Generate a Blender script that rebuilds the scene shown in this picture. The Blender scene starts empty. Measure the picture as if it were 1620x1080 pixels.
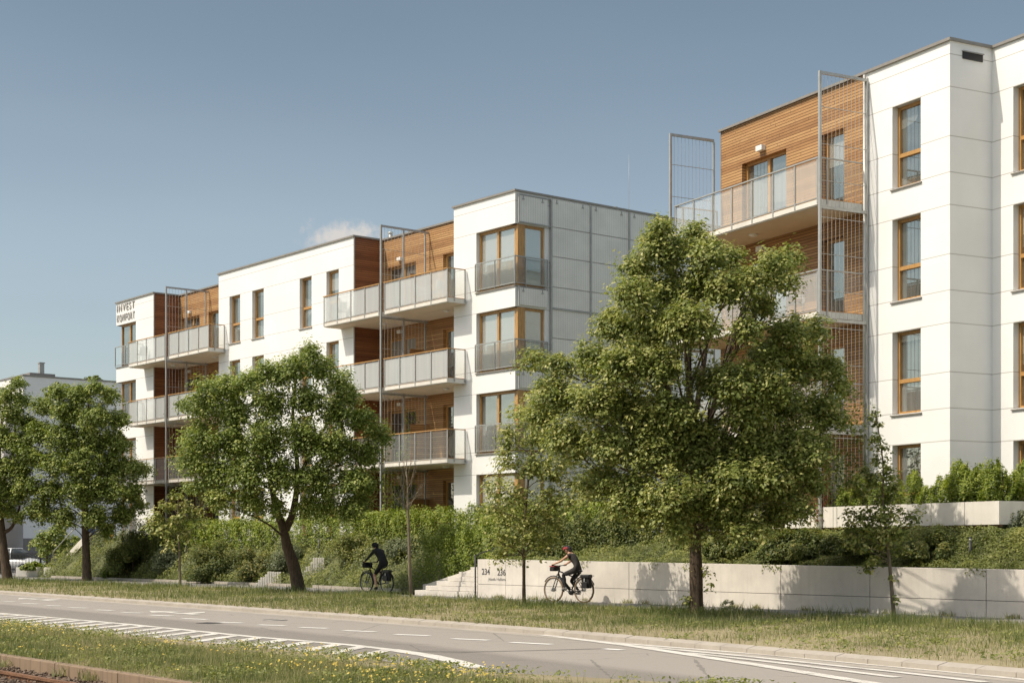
import bpy, math, random
import numpy as np
from mathutils import Vector, Matrix

random.seed(7)
rng = np.random.default_rng(11)
scene = bpy.context.scene
col = scene.collection
R = math.radians

# ---------------------------------------------------------------- camera model (measured from the photograph)
F, CX, HY, EYE = 2500.0, 810.0, 868.0, 1.5          # focal length in photo pixels, optical axis, horizon row, eye height


def ground(px, py, z=0.0):
    """the point of the horizontal plane z that the photo shows at that pixel"""
    d = (EYE - z) * F / (py - HY)
    return ((px - CX) / F * d, d)


def at(px, py, d):
    return Vector(((px - CX) / F * d, d, EYE - (py - HY) / F * d))


cam_d = bpy.data.cameras.new("camera")
cam = bpy.data.objects.new("camera", cam_d)
col.objects.link(cam)
cam.location = (0, 0, EYE)
cam.rotation_euler = (R(90), 0, 0)
cam_d.sensor_width = 36
cam_d.lens = F / 1620 * 36
cam_d.shift_y = (HY - 540) / 1620
cam_d.clip_end = 5000
scene.camera = cam

scene.view_settings.view_transform = 'Standard'
scene.view_settings.look = 'None'
scene.view_settings.exposure = 0
scene.cycles.max_bounces = 8
scene.cycles.transparent_max_bounces = 16
scene.cycles.use_denoising = True

# ---------------------------------------------------------------- light
to_sun = Vector((-0.965, -0.275, 1.29)).normalized()
sun_d = bpy.data.lights.new("sun", 'SUN')
sun = bpy.data.objects.new("sun", sun_d)
col.objects.link(sun)
sun_d.energy = 4.15
sun_d.angle = R(0.53)
sun_d.color = (1.0, 0.91, 0.765)
sun.rotation_euler = to_sun.to_track_quat('Z', 'Y').to_euler()

world = bpy.data.worlds.new("World")
scene.world = world
world.use_nodes = True
wn, wl = world.node_tree.nodes, world.node_tree.links
wn.clear()
w_out = wn.new('ShaderNodeOutputWorld')
w_bg = wn.new('ShaderNodeBackground')
sky = wn.new('ShaderNodeTexSky')
sky.sky_type = 'NISHITA'
sky.sun_disc = False
sky.sun_elevation = math.asin(to_sun.z)
sky.sun_rotation = math.atan2(to_sun.x, to_sun.y)
sky.air_density = 1.0
sky.dust_density = 1.6
sky.ozone_density = 1.2
hsv = wn.new('ShaderNodeHueSaturation')
hsv.inputs['Saturation'].default_value = 0.69
sepw = wn.new('ShaderNodeSeparateXYZ')
tcw = wn.new('ShaderNodeTexCoord'); wl.new(tcw.outputs['Generated'], sepw.inputs[0])
hz = wn.new('ShaderNodeValToRGB')
hz.color_ramp.interpolation = 'EASE'; wl.new(sepw.outputs[2], hz.inputs[0])       # summer haze low in the sky: paler and warmer toward the horizon
hz.color_ramp.elements[0].position = 0.0; hz.color_ramp.elements[0].color = (1.82, 1.66, 1.47, 1)
hz.color_ramp.elements[1].position = 0.34; hz.color_ramp.elements[1].color = (0.80, 0.985, 0.96, 1)
e3 = hz.color_ramp.elements.new(0.55); e3.color = (3.1, 2.75, 2.15, 1)  # overhead sky brightened and warmed, an added fill that lifts the shadows
e4 = hz.color_ramp.elements.new(0.15); e4.color = (1.24, 1.31, 1.23, 1)
mulw = wn.new('ShaderNodeMix'); mulw.data_type = 'RGBA'; mulw.blend_type = 'MULTIPLY'; mulw.inputs[0].default_value = 1.0
wl.new(sky.outputs[0], mulw.inputs[6]); wl.new(hz.outputs[0], mulw.inputs[7])
wisp = wn.new('ShaderNodeTexNoise'); wisp.inputs['Scale'].default_value = 3.0; wisp.inputs['Detail'].default_value = 5
wmp = wn.new('ShaderNodeMapping'); wmp.inputs['Scale'].default_value = (1.0, 1.0, 4.5)
wl.new(tcw.outputs['Generated'], wmp.inputs[0]); wl.new(wmp.outputs[0], wisp.inputs['Vector'])
wrp = wn.new('ShaderNodeValToRGB'); wl.new(wisp.outputs['Fac'], wrp.inputs[0])
wrp.color_ramp.elements[0].position = 0.35; wrp.color_ramp.elements[0].color = (0.965, 0.97, 0.98, 1)
wrp.color_ramp.elements[1].position = 0.75; wrp.color_ramp.elements[1].color = (1.06, 1.045, 1.02, 1)
wmul = wn.new('ShaderNodeMix'); wmul.data_type = 'RGBA'; wmul.blend_type = 'MULTIPLY'; wmul.inputs[0].default_value = 1.0
wl.new(mulw.outputs[2], wmul.inputs[6]); wl.new(wrp.outputs[0], wmul.inputs[7])
wl.new(wmul.outputs[2], hsv.inputs['Color'])
# one small cumulus cloud low in the sky
tc = wn.new('ShaderNodeTexCoord')
cdir = Vector(((545 - CX) / F, 1.0, (HY - 384) / F)).normalized()
sub = wn.new('ShaderNodeVectorMath'); sub.operation = 'SUBTRACT'
sub.inputs[1].default_value = cdir
wl.new(tc.outputs['Generated'], sub.inputs[0])
scl = wn.new('ShaderNodeVectorMath'); scl.operation = 'MULTIPLY'
scl.inputs[1].default_value = (38, 6, 72)
wl.new(sub.outputs[0], scl.inputs[0])
ln = wn.new('ShaderNodeVectorMath'); ln.operation = 'LENGTH'
wl.new(scl.outputs[0], ln.inputs[0])
nz = wn.new('ShaderNodeTexNoise')
nz.inputs['Scale'].default_value = 95
nz.inputs['Detail'].default_value = 6
nz.inputs['Roughness'].default_value = 0.62
wl.new(tc.outputs['Generated'], nz.inputs['Vector'])
m1 = wn.new('ShaderNodeMath'); m1.operation = 'MULTIPLY_ADD'
m1.inputs[1].default_value = 2.1
wl.new(nz.outputs['Fac'], m1.inputs[0]); wl.new(ln.outputs['Value'], m1.inputs[2])
mr = wn.new('ShaderNodeMapRange')
mr.interpolation_type = 'SMOOTHSTEP'
mr.inputs['From Min'].default_value = 2.15
mr.inputs['From Max'].default_value = 1.25
mr.inputs['To Min'].default_value = 0.0
mr.inputs['To Max'].default_value = 0.9
wl.new(m1.outputs[0], mr.inputs['Value'])
mx = wn.new('ShaderNodeMix'); mx.data_type = 'RGBA'
mx.inputs[7].default_value = (7.2, 6.8, 6.4, 1)
wl.new(mr.outputs[0], mx.inputs[0]); wl.new(hsv.outputs[0], mx.inputs[6])
wl.new(mx.outputs[2], w_bg.inputs['Color'])
w_bg.inputs['Strength'].default_value = 0.10
wl.new(w_bg.outputs[0], w_out.inputs['Surface'])

# ---------------------------------------------------------------- object helpers


def tag(o, label=None, cat=None, group=None, kind=None):
    if label: o['label'] = label
    if cat: o['category'] = cat
    if group: o['group'] = group
    if kind: o['kind'] = kind
    return o


def empty(name, loc=(0, 0, 0), rz=0.0, parent=None):
    o = bpy.data.objects.new(name, None)
    col.objects.link(o)
    o.location = loc
    o.rotation_euler = (0, 0, rz)
    o.empty_display_size = 0.2
    if parent: o.parent = parent
    return o


def link(name, me, parent=None, loc=None, rz=None):
    o = bpy.data.objects.new(name, me)
    col.objects.link(o)
    if parent: o.parent = parent
    if loc is not None: o.location = loc
    if rz is not None: o.rotation_euler = (0, 0, rz)
    return o


def copy_tree(o, parent=None):
    c = o.copy()
    col.objects.link(c)
    c.parent = parent
    for ch in list(o.children):
        copy_tree(ch, c)
    return c


class MB:
    """collects simple shapes and links them as ONE mesh object"""

    def __init__(self):
        self.v, self.f, self.mi, self.sm = [], [], [], []

    def add(self, vs, fs, mi=0, smooth=False):
        b = len(self.v)
        self.v += [tuple(p) for p in vs]
        for f in fs:
            self.f.append(tuple(b + i for i in f)); self.mi.append(mi); self.sm.append(smooth)
        return self

    def quad(self, a, b, c, d, mi=0):
        return self.add([a, b, c, d], [(0, 1, 2, 3)], mi)

    def box(self, x0, x1, y0, y1, z0, z1, mi=0):
        x0, x1 = min(x0, x1), max(x0, x1); y0, y1 = min(y0, y1), max(y0, y1); z0, z1 = min(z0, z1), max(z0, z1)
        vs = [(x0, y0, z0), (x1, y0, z0), (x1, y1, z0), (x0, y1, z0), (x0, y0, z1), (x1, y0, z1), (x1, y1, z1), (x0, y1, z1)]
        return self.add(vs, [(0, 3, 2, 1), (4, 5, 6, 7), (0, 1, 5, 4), (1, 2, 6, 5), (2, 3, 7, 6), (3, 0, 4, 7)], mi)

    def tube(self, pts, rad, n=8, mi=0, cap=True, smooth=True):
        pts = [Vector(p) for p in pts]
        if not hasattr(rad, '__len__'): rad = [rad] * len(pts)
        rings = []
        ref = None
        for i, p in enumerate(pts):
            t = (pts[min(i + 1, len(pts) - 1)] - pts[max(i - 1, 0)]).normalized()
            if ref is None:
                ref = Vector((0, 0, 1)) if abs(t.z) < 0.9 else Vector((1, 0, 0))
            a = (ref - t * ref.dot(t)).normalized()
            ref = a
            b = t.cross(a)
            rings.append([p + (a * math.cos(2 * math.pi * k / n) + b * math.sin(2 * math.pi * k / n)) * rad[i] for k in range(n)])
        vs = [q for r_ in rings for q in r_]
        fs = [(i * n + k, i * n + (k + 1) % n, (i + 1) * n + (k + 1) % n, (i + 1) * n + k) for i in range(len(pts) - 1) for k in range(n)]
        if cap:
            fs.append(tuple(reversed(range(n)))); fs.append(tuple((len(pts) - 1) * n + k for k in range(n)))
        return self.add(vs, fs, mi, smooth)

    def torus(self, c, axis, Rr, r, n=28, m=8, mi=0):
        c = Vector(c); axis = Vector(axis).normalized()
        a = axis.orthogonal().normalized(); b = axis.cross(a)
        vs = []
        for i in range(n):
            e = a * math.cos(2 * math.pi * i / n) + b * math.sin(2 * math.pi * i / n)
            for k in range(m):
                vs.append(c + e * (Rr + r * math.cos(2 * math.pi * k / m)) + axis * r * math.sin(2 * math.pi * k / m))
        fs = [(i * m + k, ((i + 1) % n) * m + k, ((i + 1) % n) * m + (k + 1) % m, i * m + (k + 1) % m) for i in range(n) for k in range(m)]
        return self.add(vs, fs, mi, True)

    def ball(self, c, rx, ry=None, rz=None, n=12, m=8, mi=0, fn=None):
        ry = ry or rx; rz = rz or rx
        vs = []
        for j in range(m + 1):
            th = math.pi * j / m
            for i in range(n):
                ph = 2 * math.pi * i / n
                vs.append((c[0] + rx * math.sin(th) * math.cos(ph), c[1] + ry * math.sin(th) * math.sin(ph), c[2] + rz * math.cos(th)))
        fs = [(j * n + i, (j + 1) * n + i, (j + 1) * n + (i + 1) % n, j * n + (i + 1) % n) for j in range(m) for i in range(n)]
        return self.add(vs, fs, mi, True)

    def prism(self, poly, y0, y1, mi=0, plane='xz'):
        """extrude a polygon given in (x, z) between y0 and y1, or one in (x, y) between z0 and z1"""
        n = len(poly)
        if plane == 'xz':
            vs = [(p[0], y0, p[1]) for p in poly] + [(p[0], y1, p[1]) for p in poly]
        else:
            vs = [(p[0], p[1], y0) for p in poly] + [(p[0], p[1], y1) for p in poly]
        fs = [tuple(range(n)), tuple(reversed(range(n, 2 * n)))] + [(i, n + i, n + (i + 1) % n, (i + 1) % n) for i in range(n)]
        return self.add(vs, fs, mi)

    def mesh(self, name, mats):
        me = bpy.data.meshes.new(name)
        me.from_pydata(self.v, [], self.f)
        for m in (mats if isinstance(mats, (list, tuple)) else [mats]):
            me.materials.append(m)
        me.polygons.foreach_set('material_index', self.mi)
        me.polygons.foreach_set('use_smooth', self.sm)
        me.update()
        return me

    def build(self, name, mats, parent=None, loc=None, bevel=0.0):
        o = link(name, self.mesh(name, mats), parent, loc)
        if bevel:
            b = o.modifiers.new('bevel', 'BEVEL'); b.width = bevel; b.segments = 2; b.limit_method = 'ANGLE'
        return o


# ---------------------------------------------------------------- materials
MATS = {}


class NT:
    def __init__(self, name):
        self.m = bpy.data.materials.new(name)
        self.m.use_nodes = True
        self.t = self.m.node_tree
        self.n, self.l = self.t.nodes, self.t.links
        self.p = self.n['Principled BSDF']
        MATS[name] = self.m

    def node(self, typ, **kw):
        nd = self.n.new(typ)
        for k, v in kw.items():
            if hasattr(nd, k): setattr(nd, k, v)
            else: nd.inputs[k].default_value = v
        return nd

    def coord(self, kind='Object', scale=(1, 1, 1)):
        t = self.node('ShaderNodeTexCoord'); mp = self.node('ShaderNodeMapping')
        mp.inputs['Scale'].default_value = scale
        self.l.new(t.outputs[kind], mp.inputs[0])
        return mp.outputs[0]

    def noise(self, vec, scale, detail=4, rough=0.55):
        nd = self.node('ShaderNodeTexNoise')
        nd.inputs['Scale'].default_value = scale; nd.inputs['Detail'].default_value = detail; nd.inputs['Roughness'].default_value = rough
        if vec is not None: self.l.new(vec, nd.inputs['Vector'])
        return nd.outputs['Fac']

    def math(self, op, a, b=None, c=None):
        nd = self.node('ShaderNodeMath', operation=op)
        for i, x in enumerate((a, b, c)):
            if x is None: continue
            if isinstance(x, (int, float)): nd.inputs[i].default_value = x
            else: self.l.new(x, nd.inputs[i])
        return nd.outputs[0]

    def ramp(self, fac, stops):
        nd = self.node('ShaderNodeValToRGB')
        e = nd.color_ramp.elements
        while len(e) < len(stops): e.new(0.5)
        for i, (p, c) in enumerate(stops):
            e[i].position = p; e[i].color = (*c, 1)
        self.l.new(fac, nd.inputs[0])
        return nd.outputs[0]

    def mix(self, fac, a, b, mode='MIX'):
        nd = self.node('ShaderNodeMix', data_type='RGBA', blend_type=mode)
        for idx, x in ((0, fac), (6, a), (7, b)):
            if isinstance(x, tuple): nd.inputs[idx].default_value = (*x, 1)
            elif isinstance(x, (int, float)): nd.inputs[idx].default_value = x
            else: self.l.new(x, nd.inputs[idx])
        return nd.outputs[2]

    def color(self, c):
        if isinstance(c, tuple): self.p.inputs['Base Color'].default_value = (*c, 1)
        else: self.l.new(c, self.p.inputs['Base Color'])
        return self

    def set(self, **kw):
        for k, v in kw.items():
            k = k.replace('_', ' ')
            if isinstance(v, (int, float, tuple)): self.p.inputs[k].default_value = v
            else: self.l.new(v, self.p.inputs[k])
        return self

    def bump(self, h, strength=0.3, dist=0.02):
        b = self.node('ShaderNodeBump'); b.inputs['Strength'].default_value = strength; b.inputs['Distance'].default_value = dist
        self.l.new(h, b.inputs['Height']); self.l.new(b.outputs[0], self.p.inputs['Normal'])
        return self

    def sepz(self, vec):
        s = self.node('ShaderNodeSeparateXYZ'); self.l.new(vec, s.inputs[0]); return s.outputs


def simple(name, c, rough=0.6, metal=0.0, var=0.15, scale=6.0, bump=0.0):
    t = NT(name)
    v = t.coord()
    n = t.noise(v, scale, 5)
    lo = tuple(x * (1 - var) for x in c); hi = tuple(min(1, x * (1 + var)) for x in c)
    t.color(t.ramp(n, [(0.3, lo), (0.7, hi)])).set(Roughness=rough, Metallic=metal)
    if bump: t.bump(n, bump, 0.01)
    return t.m


# off-white facade boards with shadow joints at every sill, transom and lintel level
def white_facade():
    t = NT('facade')
    v = t.coord()
    z = t.sepz(v)[2]
    ph = t.math('FRACT', t.math('DIVIDE', t.math('SUBTRACT', z, 4.26 - 3 * 3), 3.0))
    lines = None
    for lv in (0.0, 0.2767, 0.5833, 1.0):
        d = t.math('ABSOLUTE', t.math('SUBTRACT', ph, lv))
        lines = d if lines is None else t.math('MINIMUM', lines, d)
    mask = t.math('LESS_THAN', lines, 0.0042)
    n = t.noise(v, 0.55, 5, 0.6)
    n2 = t.noise(t.coord(scale=(2.2, 2.2, 0.25)), 2.0, 4)
    base = t.ramp(n, [(0.3, (0.755, 0.755, 0.745)), (0.7, (0.825, 0.825, 0.815))])
    base = t.mix(t.math('MULTIPLY', n2, 0.15), base, (0.62, 0.60, 0.56))
    c = t.mix(t.math('MULTIPLY', mask, 0.70), base, (0.34, 0.32, 0.29))
    # every board has its own faint tone
    sv = t.sepz(v)
    cell = t.node('ShaderNodeCombineXYZ')
    t.l.new(t.math('FLOOR', t.math('DIVIDE', t.math('ADD', sv[0], sv[1]), 1.45)), cell.inputs[0])
    t.l.new(t.math('FLOOR', t.math('MULTIPLY', z, 1.02)), cell.inputs[1])
    wnz = t.node('ShaderNodeTexWhiteNoise', noise_dimensions='2D'); t.l.new(cell.outputs[0], wnz.inputs['Vector'])
    c = t.mix(t.math('MULTIPLY', wnz.outputs[0], 0.09), c, (0.66, 0.64, 0.60))
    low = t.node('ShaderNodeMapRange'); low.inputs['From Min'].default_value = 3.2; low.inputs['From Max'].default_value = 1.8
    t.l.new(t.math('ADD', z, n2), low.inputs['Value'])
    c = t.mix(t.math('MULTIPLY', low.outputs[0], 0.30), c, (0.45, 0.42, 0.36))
    t.color(c).set(Roughness=0.62)
    t.bump(t.noise(v, 60, 2), 0.05, 0.004)
    return t.m


def wood_cladding(name='cladding', cols=((0.235, 0.110, 0.036), (0.39, 0.203, 0.074), (0.52, 0.31, 0.13))):
    t = NT(name)
    v = t.coord()
    s = t.sepz(v)
    row = t.math('DIVIDE', s[2], 0.085)
    idx = t.math('FLOOR', row)
    fr = t.math('FRACT', row)
    gap = t.math('GREATER_THAN', t.math('ABSOLUTE', t.math('SUBTRACT', fr, 0.5)), 0.36)
    comb = t.node('ShaderNodeCombineXYZ')
    t.l.new(t.math('MULTIPLY', t.math('ADD', s[0], s[1]), 0.55), comb.inputs[0])
    t.l.new(t.math('MULTIPLY', idx, 7.31), comb.inputs[1])
    n = t.noise(comb.outputs[0], 1.0, 3, 0.6)
    wn_ = t.node('ShaderNodeTexWhiteNoise', noise_dimensions='1D'); t.l.new(idx, wn_.inputs['W'])
    n3 = t.math('ADD', t.math('MULTIPLY', n, 0.72), t.math('MULTIPLY', wn_.outputs[0], 0.40))
    c = t.ramp(n3, [(0.22, cols[0]), (0.5, cols[1]), (0.78, cols[2])])
    off = t.node('ShaderNodeTexWhiteNoise', noise_dimensions='1D'); t.l.new(t.math('ADD', idx, 31.7), off.inputs['W'])
    butt = t.math('LESS_THAN', t.math('FRACT', t.math('ADD', t.math('DIVIDE', t.math('ADD', s[0], s[1]), 2.7), off.outputs[0])), 0.006)
    gap = t.math('MAXIMUM', gap, butt)
    c = t.mix(t.math('MULTIPLY', gap, 0.76), c, (0.045, 0.016, 0.006))
    big = t.noise(v, 0.35, 3)
    c = t.mix(t.math('MULTIPLY', big, 0.28), c, cols[0])
    t.color(c).set(Roughness=0.58)
    t.bump(t.math('SUBTRACT', 1.0, gap), 0.5, 0.03)
    return t.m


def wood_frame():
    t = NT('window_wood')
    v = t.coord(scale=(3, 3, 0.7))
    n = t.noise(v, 5, 4)
    t.color(t.ramp(n, [(0.3, (0.36, 0.185, 0.055)), (0.7, (0.50, 0.285, 0.10))])).set(Roughness=0.42)
    return t.m


def glass_pane(name, tint=(0.055, 0.062, 0.06), lo=0.32):
    """double glazing: mirrors the sky and the trees over a dim room with pale curtains"""
    t = NT(name)
    v = t.coord('Object')
    oi = t.node('ShaderNodeObjectInfo')
    z = t.sepz(v)
    add = t.node('ShaderNodeVectorMath', operation='ADD')
    t.l.new(v, add.inputs[0])
    cmb = t.node('ShaderNodeCombineXYZ')
    t.l.new(t.math('MULTIPLY', oi.outputs['Random'], 40), cmb.inputs[0]); t.l.new(t.math('MULTIPLY', oi.outputs['Random'], 17), cmb.inputs[2])
    t.l.new(cmb.outputs[0], add.inputs[1])
    mp = t.node('ShaderNodeMapping'); mp.inputs['Scale'].default_value = (5.0, 5.0, 0.25)
    t.l.new(add.outputs[0], mp.inputs[0])
    n = t.noise(mp.outputs[0], 1.2, 3)
    mp2 = t.node('ShaderNodeMapping'); mp2.inputs['Scale'].default_value = (0.7, 0.7, 1.1)
    t.l.new(add.outputs[0], mp2.inputs[0])
    room = t.noise(mp2.outputs[0], 1.3, 3)
    curtain = t.ramp(n, [(0.3, (0.125, 0.13, 0.122)), (0.7, (0.20, 0.205, 0.192))])
    dark = t.ramp(room, [(0.35, (0.016, 0.018, 0.016)), (0.65, (0.085, 0.09, 0.082))])
    sel = t.math('GREATER_THAN', t.noise(mp2.outputs[0], 0.5, 1), 0.56)
    r2 = t.math('FRACT', t.math('MULTIPLY', oi.outputs['Random'], 13.7))
    isb = t.math('GREATER_THAN', oi.outputs['Random'], 0.55)
    below = t.math('GREATER_THAN', z[2], t.math('ADD', 0.9, t.math('MULTIPLY', r2, 1.2)))
    room_c = t.mix(t.math('MULTIPLY', isb, below), t.mix(sel, dark, curtain), (0.34, 0.33, 0.295))
    t.color(room_c).set(Roughness=0.6)
    gl = t.node('ShaderNodeBsdfGlossy'); gl.inputs['Roughness'].default_value = 0.012; gl.inputs['Color'].default_value = (0.86, 0.89, 0.82, 1)
    wob = t.node('ShaderNodeBump'); wob.inputs['Strength'].default_value = 0.02; wob.inputs['Distance'].default_value = 0.05
    t.l.new(t.noise(v, 1.1, 1), wob.inputs['Height']); t.l.new(wob.outputs[0], gl.inputs['Normal'])
    fr = t.node('ShaderNodeFresnel'); fr.inputs['IOR'].default_value = 1.6
    fac = t.math('ADD', t.math('MULTIPLY', fr.outputs[0], 1.1), lo)
    ms = t.node('ShaderNodeMixShader')
    t.l.new(t.math('MINIMUM', fac, 0.95), ms.inputs[0]); t.l.new(t.p.outputs[0], ms.inputs[1]); t.l.new(gl.outputs[0], ms.inputs[2])
    t.l.new(ms.outputs[0], t.n['Material Output'].inputs[0])
    return t.m


def rail_glass(name, alpha, c=(0.50, 0.53, 0.52)):
    """printed (or clear) balustrade glass"""
    t = NT(name)
    v = t.coord(scale=(1, 1, 0.05))
    n = t.noise(v, 9, 2)
    t.color(t.ramp(n, [(0.3, tuple(x * 0.88 for x in c)), (0.7, c)])).set(Roughness=0.35)
    tr = t.node('ShaderNodeBsdfTransparent'); tr.inputs['Color'].default_value = (0.93, 0.97, 0.96, 1)
    gl = t.node('ShaderNodeBsdfGlossy'); gl.inputs['Roughness'].default_value = 0.03
    fr = t.node('ShaderNodeFresnel'); fr.inputs['IOR'].default_value = 1.5
    ms = t.node('ShaderNodeMixShader'); ms.inputs[0].default_value = alpha
    t.l.new(tr.outputs[0], ms.inputs[1]); t.l.new(t.p.outputs[0], ms.inputs[2])
    m2 = t.node('ShaderNodeMixShader')
    t.l.new(fr.outputs[0], m2.inputs[0]); t.l.new(ms.outputs[0], m2.inputs[1]); t.l.new(gl.outputs[0], m2.inputs[2])
    t.l.new(m2.outputs[0], t.n['Material Output'].inputs[0])
    return t.m


def screen_metal():
    t = NT('screen')
    v = t.coord()
    s = t.sepz(v)
    w = t.math('FRACT', t.math('DIVIDE', s[1], 0.11))
    line = t.math('LESS_THAN', w, 0.22)
    n = t.noise(v, 0.8, 5, 0.65)
    fine = t.noise(v, 26, 3)
    c = t.ramp(t.math('ADD', t.math('MULTIPLY', n, 0.7), t.math('MULTIPLY', fine, 0.3)), [(0.3, (0.62, 0.60, 0.56)), (0.7, (0.80, 0.775, 0.72))])
    c = t.mix(t.math('MULTIPLY', line, 0.22), c, (0.20, 0.21, 0.21))
    t.color(c).set(Roughness=0.5, Metallic=0.15)
    return t.m


def concrete(name, c=(0.50, 0.455, 0.40), streak=0.35):
    t = NT(name)
    v = t.coord()
    n = t.noise(v, 1.1, 7, 0.65)
    n2 = t.noise(t.coord(scale=(3.0, 3.0, 0.2)), 2.5, 4)
    n3 = t.noise(v, 35, 3)
    base = t.ramp(n, [(0.3, tuple(x * 0.84 for x in c)), (0.7, tuple(x * 1.1 for x in c))])
    base = t.mix(t.math('MULTIPLY', t.math('GREATER_THAN', n3, 0.62), 0.15), base, tuple(x * 0.5 for x in c))
    st = t.ramp(n2, [(0.5, (0, 0, 0)), (0.75, (1, 1, 1))])
    base = t.mix(t.math('MULTIPLY', st, streak), base, tuple(x * 0.62 for x in c))
    t.color(base).set(Roughness=0.85)
    t.bump(n3, 0.15, 0.01)
    return t.m


def asphalt():
    t = NT('asphalt')
    v = t.coord()
    n = t.noise(v, 140, 3, 0.7)
    big = t.noise(v, 0.18, 4)
    # wear bands that follow the lane: the mesh carries the distance from the far kerb in "lane"
    at_ = t.node('ShaderNodeAttribute', attribute_name='lane')
    lane = t.math('ADD', at_.outputs['Fac'], t.math('MULTIPLY', t.math('SUBTRACT', t.noise(v, 0.25, 3), 0.5), 0.35))
    c = t.ramp(t.math('DIVIDE', lane, 10.0), [(0.0, (0.285, 0.256, 0.225)), (0.315, (0.29, 0.260, 0.228)), (0.36, (0.175, 0.155, 0.134)), (0.50, (0.185, 0.165, 0.142)), (0.56, (0.262, 0.236, 0.207)), (1.0, (0.258, 0.232, 0.204))])
    c = t.mix(t.math('MULTIPLY', big, 0.3), c, (0.25, 0.222, 0.19))
    c = t.mix(t.math('MULTIPLY', t.math('GREATER_THAN', n, 0.56), 0.4), c, (0.38, 0.34, 0.29))
    c = t.mix(t.math('MULTIPLY', t.math('LESS_THAN', n, 0.42), 0.5), c, (0.085, 0.078, 0.07))
    vo = t.node('ShaderNodeTexVoronoi', feature='DISTANCE_TO_EDGE'); vo.inputs['Scale'].default_value = 0.35
    t.l.new(v, vo.inputs['Vector'])
    crack = t.math('LESS_THAN', t.math('ADD', vo.outputs['Distance'], t.math('MULTIPLY', t.noise(v, 4, 4), 0.03)), 0.019)
    c = t.mix(t.math('MULTIPLY', crack, 0.5), c, (0.09, 0.08, 0.07))
    t.color(c).set(Roughness=0.9)
    t.bump(n, 0.25, 0.01)
    return t.m


def soil(name, stops, scale=3.0, fine=40.0):
    t = NT(name)
    v = t.coord()
    n = t.math('ADD', t.math('MULTIPLY', t.noise(v, scale, 6, 0.65), 0.65), t.math('MULTIPLY', t.noise(v, fine, 3), 0.35))
    t.color(t.ramp(n, stops)).set(Roughness=0.95)
    t.bump(t.noise(v, fine, 3), 0.5, 0.03)
    return t.m


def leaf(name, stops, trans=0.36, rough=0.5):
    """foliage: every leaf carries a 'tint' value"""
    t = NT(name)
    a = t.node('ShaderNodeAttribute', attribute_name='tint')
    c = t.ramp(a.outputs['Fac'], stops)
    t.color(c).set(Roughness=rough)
    t.p.inputs['Specular IOR Level'].default_value = 0.35
    tl = t.node('ShaderNodeBsdfTranslucent')
    hs = t.node('ShaderNodeHueSaturation'); hs.inputs['Saturation'].default_value = 1.15; hs.inputs['Value'].default_value = 1.25
    t.l.new(c, hs.inputs['Color']); t.l.new(hs.outputs[0], tl.inputs['Color'])
    ms = t.node('ShaderNodeMixShader'); ms.inputs[0].default_value = trans
    t.l.new(t.p.outputs[0], ms.inputs[1]); t.l.new(tl.outputs[0], ms.inputs[2])
    t.l.new(ms.outputs[0], t.n['Material Output'].inputs[0])
    return t.m


def bark(name, a, b):
    t = NT(name)
    n = t.noise(t.coord(scale=(9, 9, 1.6)), 2.5, 6, 0.7)
    t.color(t.ramp(n, [(0.3, a), (0.7, b)])).set(Roughness=0.95)
    t.bump(n, 0.9, 0.06)
    return t.m


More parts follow.
